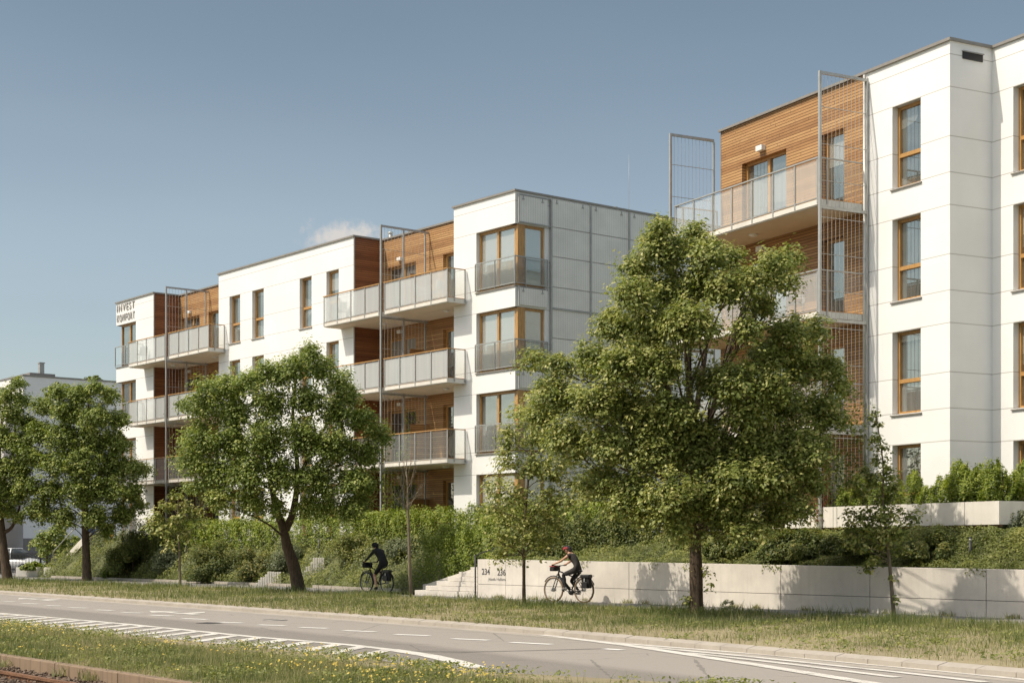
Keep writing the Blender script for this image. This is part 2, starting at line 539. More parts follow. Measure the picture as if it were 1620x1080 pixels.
M = dict(
    white=white_facade(), clad=wood_cladding(), clad_shade=wood_cladding('shaded_red_cladding', ((0.15, 0.048, 0.016), (0.24, 0.085, 0.028), (0.33, 0.13, 0.045))), wood=wood_frame(),
    glass=glass_pane('glass'), glass2=glass_pane('door_glass', lo=0.22),
    frost=rail_glass('printed_glass', 0.60, (0.68, 0.70, 0.685)), semi=rail_glass('pale_glass', 0.32, (0.80, 0.80, 0.77)), guard=rail_glass('guard_glass', 0.13, (0.80, 0.80, 0.77)), clear=rail_glass('clear_glass', 0.13, (0.5, 0.52, 0.5)),
    screen=screen_metal(),
    metal=simple('grey_metal', (0.36, 0.36, 0.345), 0.45, 0.35, 0.1),
    steel=simple('galvanised_steel', (0.44, 0.44, 0.42), 0.42, 0.5, 0.1),
    coping=simple('coping_metal', (0.27, 0.25, 0.225), 0.5, 0.3, 0.1),
    soffit=simple('soffit', (0.62, 0.53, 0.42), 0.8, 0, 0.06, 2),
    slab=simple('slab_edge', (0.66, 0.64, 0.60), 0.75, 0, 0.08, 3),
    plaster=simple('grey_plaster', (0.56, 0.55, 0.53), 0.8, 0, 0.06, 2),
    dark=simple('dark_metal', (0.03, 0.03, 0.03), 0.5, 0.2, 0.2),
    black=simple('black_paint', (0.012, 0.012, 0.013), 0.4, 0.1, 0.2),
    lamp=simple('lamp_shade', (0.72, 0.72, 0.70), 0.4, 0, 0.03),
    letter=simple('letter_metal', (0.36, 0.34, 0.32), 0.5, 0.2, 0.05),
    ink=simple('number_ink', (0.085, 0.083, 0.082), 0.7, 0, 0.1),
    conc=concrete('concrete', (0.61, 0.565, 0.505), 0.22), conc_l=concrete('light_concrete', (0.68, 0.645, 0.585), 0.2), conc_b=concrete('brown_concrete', (0.235, 0.165, 0.105), 1.3),
    kerb=concrete('kerb_stone', (0.36, 0.32, 0.27), 0.3),
    asphalt=asphalt(),
    paint=soil('road_paint', [(0.36, (0.30, 0.27, 0.235)), (0.46, (0.54, 0.51, 0.46)), (0.7, (0.68, 0.65, 0.60))], 1.6, 45),
    dashpaint=soil('dash_paint', [(0.25, (0.58, 0.55, 0.50)), (0.6, (0.76, 0.74, 0.70))], 1.2, 60),
    path=soil('path_asphalt', [(0.3, (0.15, 0.145, 0.14)), (0.7, (0.23, 0.22, 0.205))], 1.0, 70),
    earth=soil('earth', [(0.3, (0.19, 0.15, 0.085)), (0.55, (0.28, 0.235, 0.135)), (0.8, (0.37, 0.30, 0.20))], 0.6, 30),
    bank=soil('bank_soil', [(0.3, (0.06, 0.075, 0.024)), (0.6, (0.12, 0.125, 0.045)), (0.85, (0.24, 0.175, 0.125))], 1.1, 25),
    land=soil('land', [(0.3, (0.10, 0.11, 0.05)), (0.7, (0.18, 0.17, 0.09))], 0.05, 2),
    rust=soil('rusty_steel', [(0.3, (0.10, 0.045, 0.022)), (0.7, (0.22, 0.11, 0.055))], 3.0, 50),
    ballast=soil('ballast', [(0.3, (0.09, 0.06, 0.042)), (0.7, (0.22, 0.16, 0.115))], 6.0, 60),
    bark=bark('bark', (0.040, 0.028, 0.018), (0.145, 0.10, 0.066)),
    bark_y=bark('young_bark', (0.12, 0.095, 0.062), (0.26, 0.21, 0.145)),
    lime=leaf('lime_leaf', [(0.0, (0.075, 0.102, 0.021)), (0.45, (0.210, 0.246, 0.057)), (0.8, (0.374, 0.384, 0.114)), (1.0, (0.549, 0.504, 0.217))]),
    maple=leaf('maple_leaf', [(0.0, (0.074, 0.107, 0.020)), (0.5, (0.200, 0.254, 0.053)), (0.85, (0.349, 0.381, 0.099)), (1.0, (0.482, 0.470, 0.174))]),
    yew=leaf('hedge_leaf', [(0.0, (0.056, 0.086, 0.014)), (0.5, (0.197, 0.254, 0.035)), (0.85, (0.348, 0.389, 0.064)), (1.0, (0.472, 0.464, 0.123))]),
    shrub=leaf('shrub_leaf', [(0.0, (0.035, 0.056, 0.013)), (0.5, (0.125, 0.155, 0.036)), (0.85, (0.235, 0.235, 0.064)), (1.0, (0.34, 0.29, 0.10))]),
    silver=leaf('silver_leaf', [(0.0, (0.08, 0.10, 0.045)), (0.5, (0.19, 0.22, 0.11)), (1.0, (0.36, 0.37, 0.22))]),
    cover=leaf('cover_leaf', [(0.0, (0.074, 0.094, 0.021)), (0.5, (0.212, 0.237, 0.063)), (0.85, (0.315, 0.314, 0.094)), (1.0, (0.435, 0.385, 0.157))]),
    grass=leaf('grass_blade', [(0.0, (0.080, 0.115, 0.030)), (0.35, (0.190, 0.215, 0.075)), (0.65, (0.355, 0.325, 0.165)), (1.0, (0.55, 0.45, 0.27))], 0.35, 0.6),
    flower=leaf('yellow_flower', [(0.0, (0.50, 0.36, 0.05)), (1.0, (0.66, 0.52, 0.13))], 0.2, 0.6),
    carpaint=simple('white_car_paint', (0.74, 0.74, 0.74), 0.25, 0, 0.02), rubber=simple('rubber', (0.02, 0.02, 0.02), 0.8, 0, 0.2),
    rimtan=simple('tan_tyre', (0.20, 0.125, 0.07), 0.7, 0, 0.15),
    skin=simple('skin', (0.52, 0.29, 0.19), 0.5, 0, 0.06), cloth=simple('black_cloth', (0.010, 0.010, 0.011), 0.9, 0, 0.3), cloth2=simple('charcoal_cloth', (0.028, 0.024, 0.022), 0.9, 0, 0.3),
    red=simple('red_helmet', (0.34, 0.022, 0.03), 0.35, 0, 0.1), hair=simple('dark_hair', (0.018, 0.012, 0.009), 0.5, 0, 0.3), shoe=simple('grey_shoe', (0.16, 0.15, 0.14), 0.7, 0, 0.2),
    yellow=simple('yellow_paint', (0.55, 0.28, 0.03), 0.5, 0, 0.1), carglass=simple('car_glass', (0.03, 0.035, 0.036), 0.08, 0, 0.1), tar_and_shadow=simple('tar_and_shadow', (0.035, 0.032, 0.03), 0.7, 0, 0.2),
    greyfar=simple('far_render', (0.80, 0.785, 0.765), 0.8, 0, 0.04, 0.5), fardark=simple('far_dark_render', (0.22, 0.20, 0.19), 0.8, 0, 0.1),
    blueglass=simple('far_blue_glass', (0.06, 0.08, 0.16), 0.1, 0, 0.2),
    redleaf=leaf('russet_leaf', [(0.0, (0.12, 0.035, 0.012)), (1.0, (0.30, 0.11, 0.04))]),
)


class Frame:
    """plan axes of a facade: s runs along it, t runs into the building"""

    def __init__(self, ox, oy, ang):
        self.O = Vector((ox, oy)); self.u = Vector((math.sin(ang), -math.cos(ang))); self.n = Vector((math.cos(ang), math.sin(ang)))
        self.rz = math.atan2(self.u.y, self.u.x)

    def s(self, px, t=0.0):
        k = self.n.dot(self.O) + t
        r = (px - CX) / F
        d = k / (self.n.x * r + self.n.y)
        return self.u.dot(Vector((r * d, d)) - self.O)

    def t(self, px, s=0.0):
        r = (px - CX) / F
        P = self.O + self.u * s
        tt = (r * P.y - P.x) / (self.n.x - r * self.n.y)
        return tt

    def w(self, s, t, z=0.0):
        p = self.O + self.u * s + self.n * t
        return Vector((p.x, p.y, z))

    def loc(self, x, y):
        q = Vector((x, y)) - self.O
        return self.u.dot(q), self.n.dot(q)


LF = Frame(0.114, 57.1, R(38.6))
RF = Frame(11.14, 40.2, R(27.8))
G0, ROOF, ST = 1.85, 14.42, 3.0
FLOORS = [10.9, 7.9, 4.9]

# ================================================================= SETTING


def spline(pts, n=8):
    """Catmull-Rom through plan points"""
    out = []
    P = [Vector(p) for p in pts]
    for i in range(len(P) - 1):
        p0, p1, p2, p3 = P[max(i - 1, 0)], P[i], P[i + 1], P[min(i + 2, len(P) - 1)]
        for k in range(n):
            t = k / n
            out.append(0.5 * ((2 * p1) + (p2 - p0) * t + (2 * p0 - 5 * p1 + 4 * p2 - p3) * t * t + (3 * p1 - p0 - 3 * p2 + p3) * t ** 3))
    out.append(P[-1])
    return out


def resample(pts, n):
    d = [0.0]
    for a, b in zip(pts, pts[1:]): d.append(d[-1] + (b - a).length)
    out, j = [], 0
    for k in range(n):
        x = d[-1] * k / (n - 1)
        while j < len(d) - 2 and d[j + 1] < x: j += 1
        f = (x - d[j]) / max(d[j + 1] - d[j], 1e-9)
        out.append(pts[j].lerp(pts[j + 1], min(max(f, 0), 1)))
    return out


def strip(A, B, z, n=120, m=1):
    A, B = resample(A, n), resample(B, n)
    mb = MB()
    vs = []
    for a, b in zip(A, B):
        for k in range(m + 1):
            q = a.lerp(b, k / m); vs.append((q.x, q.y, z))
    fs = [(i * (m + 1) + k, (i + 1) * (m + 1) + k, (i + 1) * (m + 1) + k + 1, i * (m + 1) + k + 1) for i in range(n - 1) for k in range(m)]
    mb.add(vs, fs)
    return mb


def offset(pts, d):
    out = []
    for i, p in enumerate(pts):
        t = (pts[min(i + 1, len(pts) - 1)] - pts[max(i - 1, 0)]).normalized()
        out.append(p + Vector((t.y, -t.x)) * d)
    return out


K = spline([(-75, 137), (-40, 87), (-18.3, 56.5), (-6.58, 40.1), (-0.12, 30.6), (3.75, 24.0), (6.3, 19.5), (8.9, 14.8), (14, 5), (20, -8)])
N = spline([(-62, 128), (-45, 104), (-25.3, 78), (-14.6, 65), (-8.5, 57.2), (-3.35, 49.6), (-0.18, 44.4), (4.29, 38.2), (8.17, 33.4), (9.88, 30.8), (14, 24), (22, 12)])
WALL_T = -5.85
farp = [LF.w(-70, -2.2), LF.w(-34, -3.0), LF.w(-20, -3.1), LF.w(-10, -3.3), LF.w(-4, -4.3), LF.w(0.6, WALL_T), LF.w(8, WALL_T), LF.w(16, WALL_T), LF.w(26, WALL_T), LF.w(46, WALL_T)]
FP = spline([(p.x, p.y) for p in farp])

land = MB(); land.quad((-900, -200, -0.34), (900, -200, -0.34), (900, 2500, -0.34), (-900, 2500, -0.34)).build('ground', M['land']).__setitem__('kind', 'structure')

# road surface, carrying the distance from the far kerb for its wear bands
nr = 160
rows = [0, 1, 2, 3, 3.4, 4, 5, 6, 7, 8, 8.6]
mb = MB(); KK = resample(K, nr)
vs, lane = [], []
for d in rows:
    for q in offset(KK, d): vs.append((q.x, q.y, -0.1)); lane.append(d)
fs = [(j * nr + i, (j + 1) * nr + i, (j + 1) * nr + i + 1, j * nr + i + 1) for j in range(len(rows) - 1) for i in range(nr - 1)]
mb.add(vs, fs)
road = mb.build('road', M['asphalt'])
la = road.data.attributes.new('lane', 'FLOAT', 'POINT'); la.data.foreach_set('value', lane)
road['kind'] = 'structure'

KB = offset(K, -0.17)
kb = MB()
a_, b_ = resample(K, 260), resample(KB, 260)
for i in range(259):
    g = 0.015
    p, q, r_, s_ = a_[i].lerp(a_[i + 1], g), a_[i + 1], b_[i + 1], b_[i].lerp(b_[i + 1], g)
    h = 0.006 * random.random()
    kb.add([(p.x, p.y, -0.14), (q.x, q.y, -0.14), (r_.x, r_.y, -0.14), (s_.x, s_.y, -0.14), (p.x, p.y, h - 0.03), (q.x, q.y, h - 0.03), (r_.x, r_.y, h + 0.012), (s_.x, s_.y, h + 0.012)],
           [(0, 1, 5, 4), (4, 5, 6, 7), (2, 3, 7, 6), (3, 0, 4, 7), (1, 2, 6, 5)])
kerb = kb.build('kerb', M['kerb']); kerb['kind'] = 'structure'
gut = strip(offset(K, 0.0), offset(K, 0.42), -0.0972).build('gutter', M['kerb']); gut['kind'] = 'structure'
verge = strip(KB, N, 0.0, 160, 4).build('verge_soil', M['earth']); verge['kind'] = 'structure'
path = strip(N, FP, -0.004, 160, 2).build('cycle_path', M['path']); path['kind'] = 'structure'
fc = MB()
fc.quad((-160, 60, -0.02), (-27, 81, -0.02), (-22, 92, -0.02), (-160, 220, -0.02))
fc.quad((-160, 220, -0.02), (-22, 92, -0.02), (20, 130, -0.02), (20, 220, -0.02))
o = fc.build('forecourt_pavement', M['path']); o['kind'] = 'structure'

# median strip with the tram bed in front of it
E = spline([(-55, 96), (-26, 56), (-11.7, 36), (-4.3, 26.3), (-1.64, 23.1), (-0.43, 20.9), (1.19, 19.6), (2.2, 18.8), (3.6, 17.4), (6.5, 13.6), (12, 4)])
E = offset(E, 0.85)
C0 = Vector((-7.25, 22.4)); CD = (Vector((-3.74, 17.86)) - C0).normalized(); CN = Vector((-CD.y, CD.x))
if CN.y < 0: CN = -CN


def tram(s, t, z=0.0):
    p = C0 + CD * s + CN * t
    return (p.x, p.y, z)


CE = [Vector(tram(s, 0.14)[:2]) for s in (-60, -30, -10, 0, 10, 20, 34)]
median = strip(E, CE, -0.02, 120, 4)
ea = resample(E, 120)
for a, b in zip(ea, ea[1:]): median.quad((a.x, a.y, -0.13), (b.x, b.y, -0.13), (b.x, b.y, -0.02), (a.x, a.y, -0.02))
o = median.build('median_soil', M['earth']); o['kind'] = 'structure'
bed = MB()
for i in range(100):
    s0 = -60 + i
    bed.quad(tram(s0, -0.001, -0.19), tram(s0 + 1, -0.001, -0.19), tram(s0 + 1, -0.2, -0.265), tram(s0, -0.2, -0.265))
    bed.quad(tram(s0, -0.2, -0.265), tram(s0 + 1, -0.2, -0.265), tram(s0 + 1, -9, -0.285), tram(s0, -9, -0.285))
for v in range(len(bed.v)):
    x, y, z = bed.v[v]; bed.v[v] = (x, y, z + 0.03)
o = bed.build('tram_bed', M['ballast']); o['kind'] = 'structure'


def tramroot(name, label, cat):
    r = empty(name, (C0.x, C0.y, 0), math.atan2(CD.y, CD.x))
    return tag(r, label, cat)


yside = 1 if Vector((-CD.y, CD.x)).dot(CN) > 0 else -1
edge = tramroot('concrete_edging', 'low brown stained concrete edging between the tram track and the flowering grass', 'edging')
for i in range(24):
    mb = MB(); mb.box(-30 + 2 * i + 0.006, -28 + 2 * i - 0.006, 0, yside * 0.14, -0.4, 0.0 + random.uniform(-0.006, 0.004))
    mb.build('edging_slab', M['conc_b'], edge, bevel=0.012)


def rail(tpos, name, label):
    r = tramroot(name, label, 'rail')
    mb = MB(); y = yside * tpos
    prof = [(-0.075, -0.30), (0.075, -0.30), (0.075, -0.285), (0.012, -0.265), (0.012, -0.19), (0.035, -0.175), (0.035, -0.14), (-0.035, -0.14), (-0.035, -0.175), (-0.012, -0.19), (-0.012, -0.265), (-0.075, -0.285)]
    n = len(prof)
    vs = [(-30, y + p[0], p[1]) for p in prof] + [(18, y + p[0], p[1]) for p in prof]
    mb.add(vs, [(i, (i + 1) % n, n + (i + 1) % n, n + i) for i in range(n)])
    mb.build('rail_profile', M['rust'], r)
    for k in range(28):
        x = -12 + 0.65 * k
        for sd in (-1, 1):
            c = MB()
            c.tube([(x - 0.05, y + sd * 0.05, -0.255), (x - 0.04, y + sd * 0.075, -0.215), (x, y + sd * 0.105, -0.20), (x + 0.04, y + sd * 0.075, -0.215), (x + 0.05, y + sd * 0.05, -0.255)], 0.016, 6)
            c.box(x - 0.045, x + 0.045, y + sd * 0.07, y + sd * 0.15, -0.275, -0.235)
            c.tube([(x, y + sd * 0.105, -0.235), (x, y + sd * 0.105, -0.175)], 0.017, 6)
            c.build('rail_clip', M['rust'], r)
    return r


rail(-0.36, 'tram_rail', 'rusty tram rail with clips running nearest the concrete edging')
for k in range(26):
    x = -12 + 0.65 * k
    mb = MB(); mb.box(x - 0.12, x + 0.12, yside * -0.1, yside * -2.5, -0.40, -0.245)
    o = mb.build('sleeper', M['conc_b'], tag(empty('track_sleeper', (C0.x, C0.y, 0), math.atan2(CD.y, CD.x)), 'concrete sleeper under the rusty tram rail, half sunk in stones', 'sleeper', 'sleepers of the tram track'), bevel=0.01)


def rocks(name, pts, sizes, mat, label=None, cat=None):
    base = [(-1, -.8, -.6), (1, -.7, -.5), (.8, .9, -.6), (-.9, .8, -.5), (-.7, -.6, .6), (.7, -.8, .5), (.9, .6, .7), (-.6, .9, .5)]
    fcs = [(0, 3, 2, 1), (4, 5, 6, 7), (0, 1, 5, 4), (1, 2, 6, 5), (2, 3, 7, 6), (3, 0, 4, 7)]
    mb = MB()
    for p, s in zip(pts, sizes):
        m = Matrix.Rotation(random.uniform(0, 6.28), 3, 'Z') @ Matrix.Rotation(random.uniform(-1, 1), 3, 'X')
        mb.add([Vector(p) + m @ Vector((q[0] * s * random.uniform(.7, 1.2), q[1] * s * random.uniform(.6, 1.1), q[2] * s * random.uniform(.5, 1.0))) for q in base], fcs)
    o = mb.build(name, mat); o['kind'] = 'stuff'
    return tag(o, label, cat)


pts = []
for i in range(4200):
    s, t = random.uniform(-9, 8), -abs(random.gauss(0, 0.42)) - 0.02
    if t < -2.4: continue
    z = -0.165 - 0.085 * min(1, -t / 0.2) + random.uniform(-0.02, 0.02)
    pts.append(tram(s, t, z + 0.02))
rocks('track_gravel', pts, [random.uniform(0.014, 0.034) for _ in pts], M['ballast'], 'brown stones of the tram track bed', 'gravel')

# ---- painted markings
ZP = -0.094


NM = [0]


def mark(polys, mat='paint', z=ZP):
    NM[0] += 1; z += 0.00005 * NM[0]
    mb = MB()
    for p in polys:
        mb.add([(q[0], q[1], z) for q in p], [tuple(range(len(p)))])
    o = mb.build('road_marking', M[mat]); o['kind'] = 'structure'
    return o


def band(px, w, side=0.0, closed=False):
    """a painted line of width w along ground points seen at these photo pixels"""
    pts = [Vector(ground(a, b, -0.1)) for a, b in px]
    A, B = offset(pts, w * (0.5 + side)), offset(pts, -w * (0.5 - side))
    return [[A[i], A[i + 1], B[i + 1], B[i]] for i in range(len(pts) - 1)]


dash = [((5, 951), (23, 951.4)), ((34, 954.0), (60, 954.8)), ((72, 957.3), (96, 958)), ((109, 960.6), (137, 961.5)), ((152, 964.3), (179, 965.3)), ((193, 968.3), (224, 969.4)), ((238, 972.6), (272, 973.8)),
        ((289, 978), (328, 979.5)), ((346, 983.7), (384, 985.0)), ((409, 988.0), (452, 989.3)), ((474, 992), (518, 993.6)), ((544, 997.0), (594, 999.0)), ((625, 1003.2), (679, 1005.2)), ((716, 1010), (773, 1012.4)), ((808, 1015.8), (873, 1019)), ((955, 1026), (984, 1027.8))]
for a, b in dash: mark(band([a, b], 0.19), 'dashpaint')
edge_line = [(-40, 966.8), (0, 969.8), (100, 978.2), (200, 987), (300, 996.8), (400, 1007), (480, 1013.5), (555, 1020), (623, 1028)]
mark(band(edge_line, 0.22))
mark(band([(616, 1027.3), (640, 1030.5), (680, 1037), (720, 1046), (755, 1056)], 0.30))
# hatching behind the edge line
el = resample([Vector(ground(a, b, -0.1)) for a, b in edge_line], 260)
acc, nxt = 0.0, 0.4
for a, b in zip(el, el[1:]):
    acc += (b - a).length
    if acc > nxt:
        nxt += 0.86
        d = Vector((-0.20, -1.0)).normalized(); w = (b - a).normalized() * 0.17
        q0 = b + d * 0.17
        q1 = b + d * 3.2
        mark([[q0 - w, q0 + w, q1 + w, q1 - w]])
# merge hatching by the far kerb
mark(band([(858, 1004), (1000, 1021.5), (1200, 1052), (1400, 1084), (1500, 1102)], 0.24))
mark(band([(968, 1016.5), (1200, 1034.5), (1500, 1062.5), (1640, 1077)], 0.17))
mark(band([(1020, 1022.8), (1200, 1040.0), (1420, 1063), (1560, 1079)], 0.17))
mark(band([(1090, 1032.4), (1260, 1051.5), (1420, 1071.5)], 0.17))
for cx, cy, L in ((236, 966, 3.0), (30, 945.8, 3.6)):       # turn arrows in the far lane
    p = Vector(ground(cx, cy, -0.1)); dr = (resample(K, 400)[170] - resample(K, 400)[150]).normalized(); nn = Vector((-dr.y, dr.x))
    q = lambda a, b: p + dr * a + nn * b
    mark([[q(1.2, -0.09), q(L, -0.09), q(L, 0.09), q(1.2, 0.09)], [q(0, 0), q(1.2, -0.42), q(1.2, 0.42)], [q(1.9, 0.09), q(2.5, 0.09), q(1.9, 0.7), q(1.4, 0.9)]])
mark(band([(650, 1030.3), (740, 1031), (850, 1028.5), (960, 1025.5)], 0.05), 'tar_and_shadow', -0.0955)  # thin dark strip: cast shadow of an overhead cable, painted on the road
mark(band([(318, 984.7), (345, 985.5)], 0.42), 'tar_and_shadow', -0.0955)
mh = MB(); px_, py_ = ground(435, 980.5, -0.1)
mh.tube([(px_, py_, -0.099), (px_, py_, -0.0945)], 0.24, 24); mh.torus((px_, py_, -0.097), (0, 0, 1), 0.27, 0.012, 28, 6)
tag(mh.build('manhole_cover', M['coping']), 'round dark iron manhole cover set in the far traffic lane', 'manhole')

# ---- planted bank between path and buildings


def smooth(x): x = min(max(x, 0), 1); return x * x * (3 - 2 * x)


def lerp_tab(tab, x):
    for (a, va), (b, vb) in zip(tab, tab[1:]):
        if x <= b: return va + (vb - va) * min(max((x - a) / (b - a), 0), 1)
    return tab[-1][1]


T0 = [(-60, -2.4), (-34, -2.98), (-20, -3.08), (-10, -3.28), (-4, -4.1), (-0.6, -4.35), (5.6, -4.35), (5.7, -5.5), (40, -5.5)]
H0 = [(-60, 0.0), (-0.5, 0.0), (1.0, 0.12), (5.0, 1.02), (5.7, 1.08), (25, 0.99), (40, 0.99)]
TW = [(-60, 2.2), (-10, 2.4), (0, 3.4), (5.7, 3.6), (11, 3.0), (17, 1.9), (21, 1.35), (40, 1.3)]


def bank_z(s, t):
    t0, h0, w = lerp_tab(T0, s), lerp_tab(H0, s), lerp_tab(TW, s)
    z = h0 + (G0 - h0) * smooth((t - t0) / w) ** 0.85
    z *= smooth((s + 40.5) / 5.0)
    z += 0.05 * math.sin(s * 2.1 + t * 1.3) * math.sin(t * 2.4 - s * 0.7) * smooth((t - t0) / 0.6) * (1 - smooth((t - t0 - w) / 1.0))
    return z


bk = MB()
ss = [-42 + 0.5 * i for i in range(165)]
ks = [0, .1, .2, .32, .45, .6, .75, .9, 1.0, 1.15, 1.5, 2.2, 4, 8]
vs = []
for s in ss:
    t0, w = lerp_tab(T0, s), lerp_tab(TW, s)
    for k in ks:
        t = t0 + w * k; p = LF.w(s, t); vs.append((p.x, p.y, bank_z(s, t) - 0.012))
nk = len(ks)
bk.add(vs, [(i * nk + k, (i + 1) * nk + k, (i + 1) * nk + k + 1, i * nk + k + 1) for i in range(len(ss) - 1) for k in range(nk - 1)], 0, True)
o = bk.build('bank_terrain', M['bank']); o['kind'] = 'structure'

# low kerb between path and bank
lk = MB()
fpp = [LF.w(s, lerp_tab(T0, s) - 0.02) for s in [-35 + i for i in range(35)]]
lk_root = tag(empty('path_kerb', (fpp[0].x, fpp[0].y, 0)), 'pale low concrete kerb along the foot of the planted bank', 'kerb')
for i, (a, b) in enumerate(zip(fpp, fpp[1:])):
    if i in (17, 26): continue
    u_ = (b - a).normalized(); n_ = Vector((-u_.y, u_.x, 0)) * 0.06
    a2, b2 = a + u_ * 0.008 - fpp[0], b - u_ * 0.008 - fpp[0]
    mb = MB(); h = 0.11
    mb.add([a2 - n_, b2 - n_, b2 + n_, a2 + n_, a2 - n_ + Vector((0, 0, h)), b2 - n_ + Vector((0, 0, h)), b2 + n_ + Vector((0, 0, h)), a2 + n_ + Vector((0, 0, h))],
           [(0, 3, 2, 1), (4, 5, 6, 7), (0, 1, 5, 4), (1, 2, 6, 5), (2, 3, 7, 6), (3, 0, 4, 7)])
    mb.build('kerb_stone', M['kerb'], lk_root)

# ================================================================= RETAINING WALL, STAIRS, EDGINGS
rw = tag(empty('retaining_wall', LF.w(5.4, WALL_T), LF.rz), 'long pale concrete retaining wall along the path carrying the house number 236', 'wall')
S0 = 0.0; S1 = 30.0


def wtop(s): return 1.185 - 0.0068 * s


joints = [0.0, LF.s(800, WALL_T) - 5.4, LF.s(995, WALL_T) - 5.4, LF.s(1235, WALL_T) - 5.4, LF.s(1376, WALL_T) - 5.4, LF.s(1560, WALL_T) - 5.4, 24.5, 30]
for a, b in zip(joints, joints[1:]):
    for zb, zt in ((-0.1, lambda s: wtop(s) * 0.34), (lambda s: wtop(s) * 0.34 + 0.012, wtop)):
        zb_ = zb if callable(zb) else (lambda s, z=zb: z)
        a2, b2 = a + 0.008, b - 0.008
        mb = MB()
        mb.add([(a2, 0, zb_(a2)), (b2, 0, zb_(b2)), (b2, 0.25, zb_(b2)), (a2, 0.25, zb_(a2)), (a2, 0, zt(a2)), (b2, 0, zt(b2)), (b2, 0.25, zt(b2)), (a2, 0.25, zt(a2))],
               [(0, 3, 2, 1), (4, 5, 6, 7), (0, 1, 5, 4), (1, 2, 6, 5), (2, 3, 7, 6), (3, 0, 4, 7)])
        mb.build('wall_panel', M['conc'], rw, bevel=0.006)
mb = MB(); mb.box(0.05, 29.9, 0.02, 0.22, -0.1, 0.95); mb.build('wall_core', M['ink'], rw)


def lettering(body, x0, y, z, height, parent, mat, bold=0.0, width=None, extrude=0.004, name='lettering', spacing=1.0):
    cu = bpy.data.curves.new(name, 'FONT'); cu.body = body; cu.size = height / 0.70; cu.extrude = extrude; cu.offset = bold; cu.space_character = spacing
    tmp = bpy.data.objects.new(name, cu); col.objects.link(tmp)
    bpy.context.view_layer.update()
    me = bpy.data.meshes.new_from_object(tmp.evaluated_get(bpy.context.evaluated_depsgraph_get()))
    col.objects.unlink(tmp); bpy.data.objects.remove(tmp)
    co = np.empty(len(me.vertices) * 3); me.vertices.foreach_get('co', co); co = co.reshape(-1, 3)
    sx = 1.0 if width is None else width / max(co[:, 0].max() - co[:, 0].min(), 1e-6)
    new = np.stack([x0 + (co[:, 0] - co[:, 0].min()) * sx, y - co[:, 2], z + co[:, 1]], 1)
    me.vertices.foreach_set('co', new.reshape(-1)); me.materials.clear(); me.materials.append(mat); me.update()
    return link(name, me, parent)


def wl_s(px): return LF.s(px, WALL_T) - 5.4


wd = 50 / 2500
lettering('236', wl_s(787.3), -0.006, 0.70, 0.185, rw, M['ink'], 0.002, wl_s(799.8) - wl_s(787.3))
lettering('234', wl_s(762.6), -0.006, 0.715, 0.185, rw, M['ink'], 0.002, wl_s(775) - wl_s(762.6))
lettering('Józefa Hallera', wl_s(772.5), -0.006, 0.545, 0.075, rw, M['letter'], 0.001, wl_s(799.8) - wl_s(772.5))

stt = tag(empty('concrete_stairs', LF.w(0.75, WALL_T), LF.rz), 'short concrete stairs climbing beside the retaining wall end, with sloping cheek wall', 'stairs')
for k in range(6):
    mb = MB(); mb.box(1.25 + 0.56 * k, 4.62, 0.02 + 0.035 * k, 1.3, 0.155 * k + (0.009 if k else -0.1), 0.155 * (k + 1)); mb.build('step', M['conc'], stt, bevel=0.01)
mb = MB(); mb.prism([(-0.1, -0.1), (4.63, -0.1), (4.63, 1.22), (4.45, 1.22), (0.15, 0.32), (-0.1, 0.30)], 1.302, 1.5)
mb.build('cheek_wall', M['conc'], stt)
mb = MB()
mb.tube([(4.64, -0.06, 0), (4.64, -0.06, 1.32)], 0.024, 8); mb.tube([(4.64, -0.06, 1.30), (5.5, 0.3, 1.62), (6.0, 0.9, 1.75)], 0.02, 8); mb.tube([(5.2, 0.18, 1.1), (5.2, 0.18, 1.52)], 0.018, 8); mb.tube([(6.0, 0.9, 1.1), (6.0, 0.9, 1.75)], 0.018, 8)
mb.build('handrail', M['dark'], stt)


def palisade(px0, px1, ytop, ybot, d, label, steps):
    p = at(px0, ybot, d); q = at(px1, ybot, d)
    r = tag(empty('palisade_edging', (p.x, p.y, p.z - 0.05)), label, 'edging')
    L = q.x - p.x; n = steps
    hmax = (ybot - ytop) * d / F
    for k in range(n):
        x = L * k / n; h = hmax * min(1, 0.30 + 0.7 * math.floor(4.99 * min(1, (k + 1) / n * 1.5)) / 4 if k < n * 0.66 else 1)
        mb = MB(); y = -0.35 * k / n
        mb.box(x + 0.012, x + L / n - 0.012, y, y + 0.14, -0.3, h + 0.05 + random.uniform(-.008, .008)); mb.build('palisade_post', M['conc_l'], r, bevel=0.012)
    return r


palisade(404, 447, 904, 929, 64.6, 'lower stepped row of grey concrete palisade posts at the foot of the bank', 11)
palisade(476, 515, 882, 921, 63.0, 'upper stepped row of grey concrete palisade posts behind the leaning tree', 10)


def bollard(px, ytop, t, label):
    p = LF.w(LF.s(px, t), t); p.z = bank_z(LF.s(px, t), t); h = at(px, ytop, p.y).z - p.z
    r = tag(empty('bollard_light', (p.x, p.y, p.z)), label, 'bollard light', 'garden bollard lights on the bank')
    mb = MB(); mb.tube([(0, 0, -0.3), (0, 0, h - 0.1)], 0.034, 10); mb.build('bollard_post', M['dark'], r)
    mb = MB(); mb.tube([(0, 0, h - 0.1), (0, 0, h - 0.03)], 0.030, 10); mb.build('light_lens', M['metal'], r)
    mb = MB(); mb.tube([(0, 0, h - 0.03), (0, 0, h)], 0.036, 10); mb.build('cap', M['dark'], r)


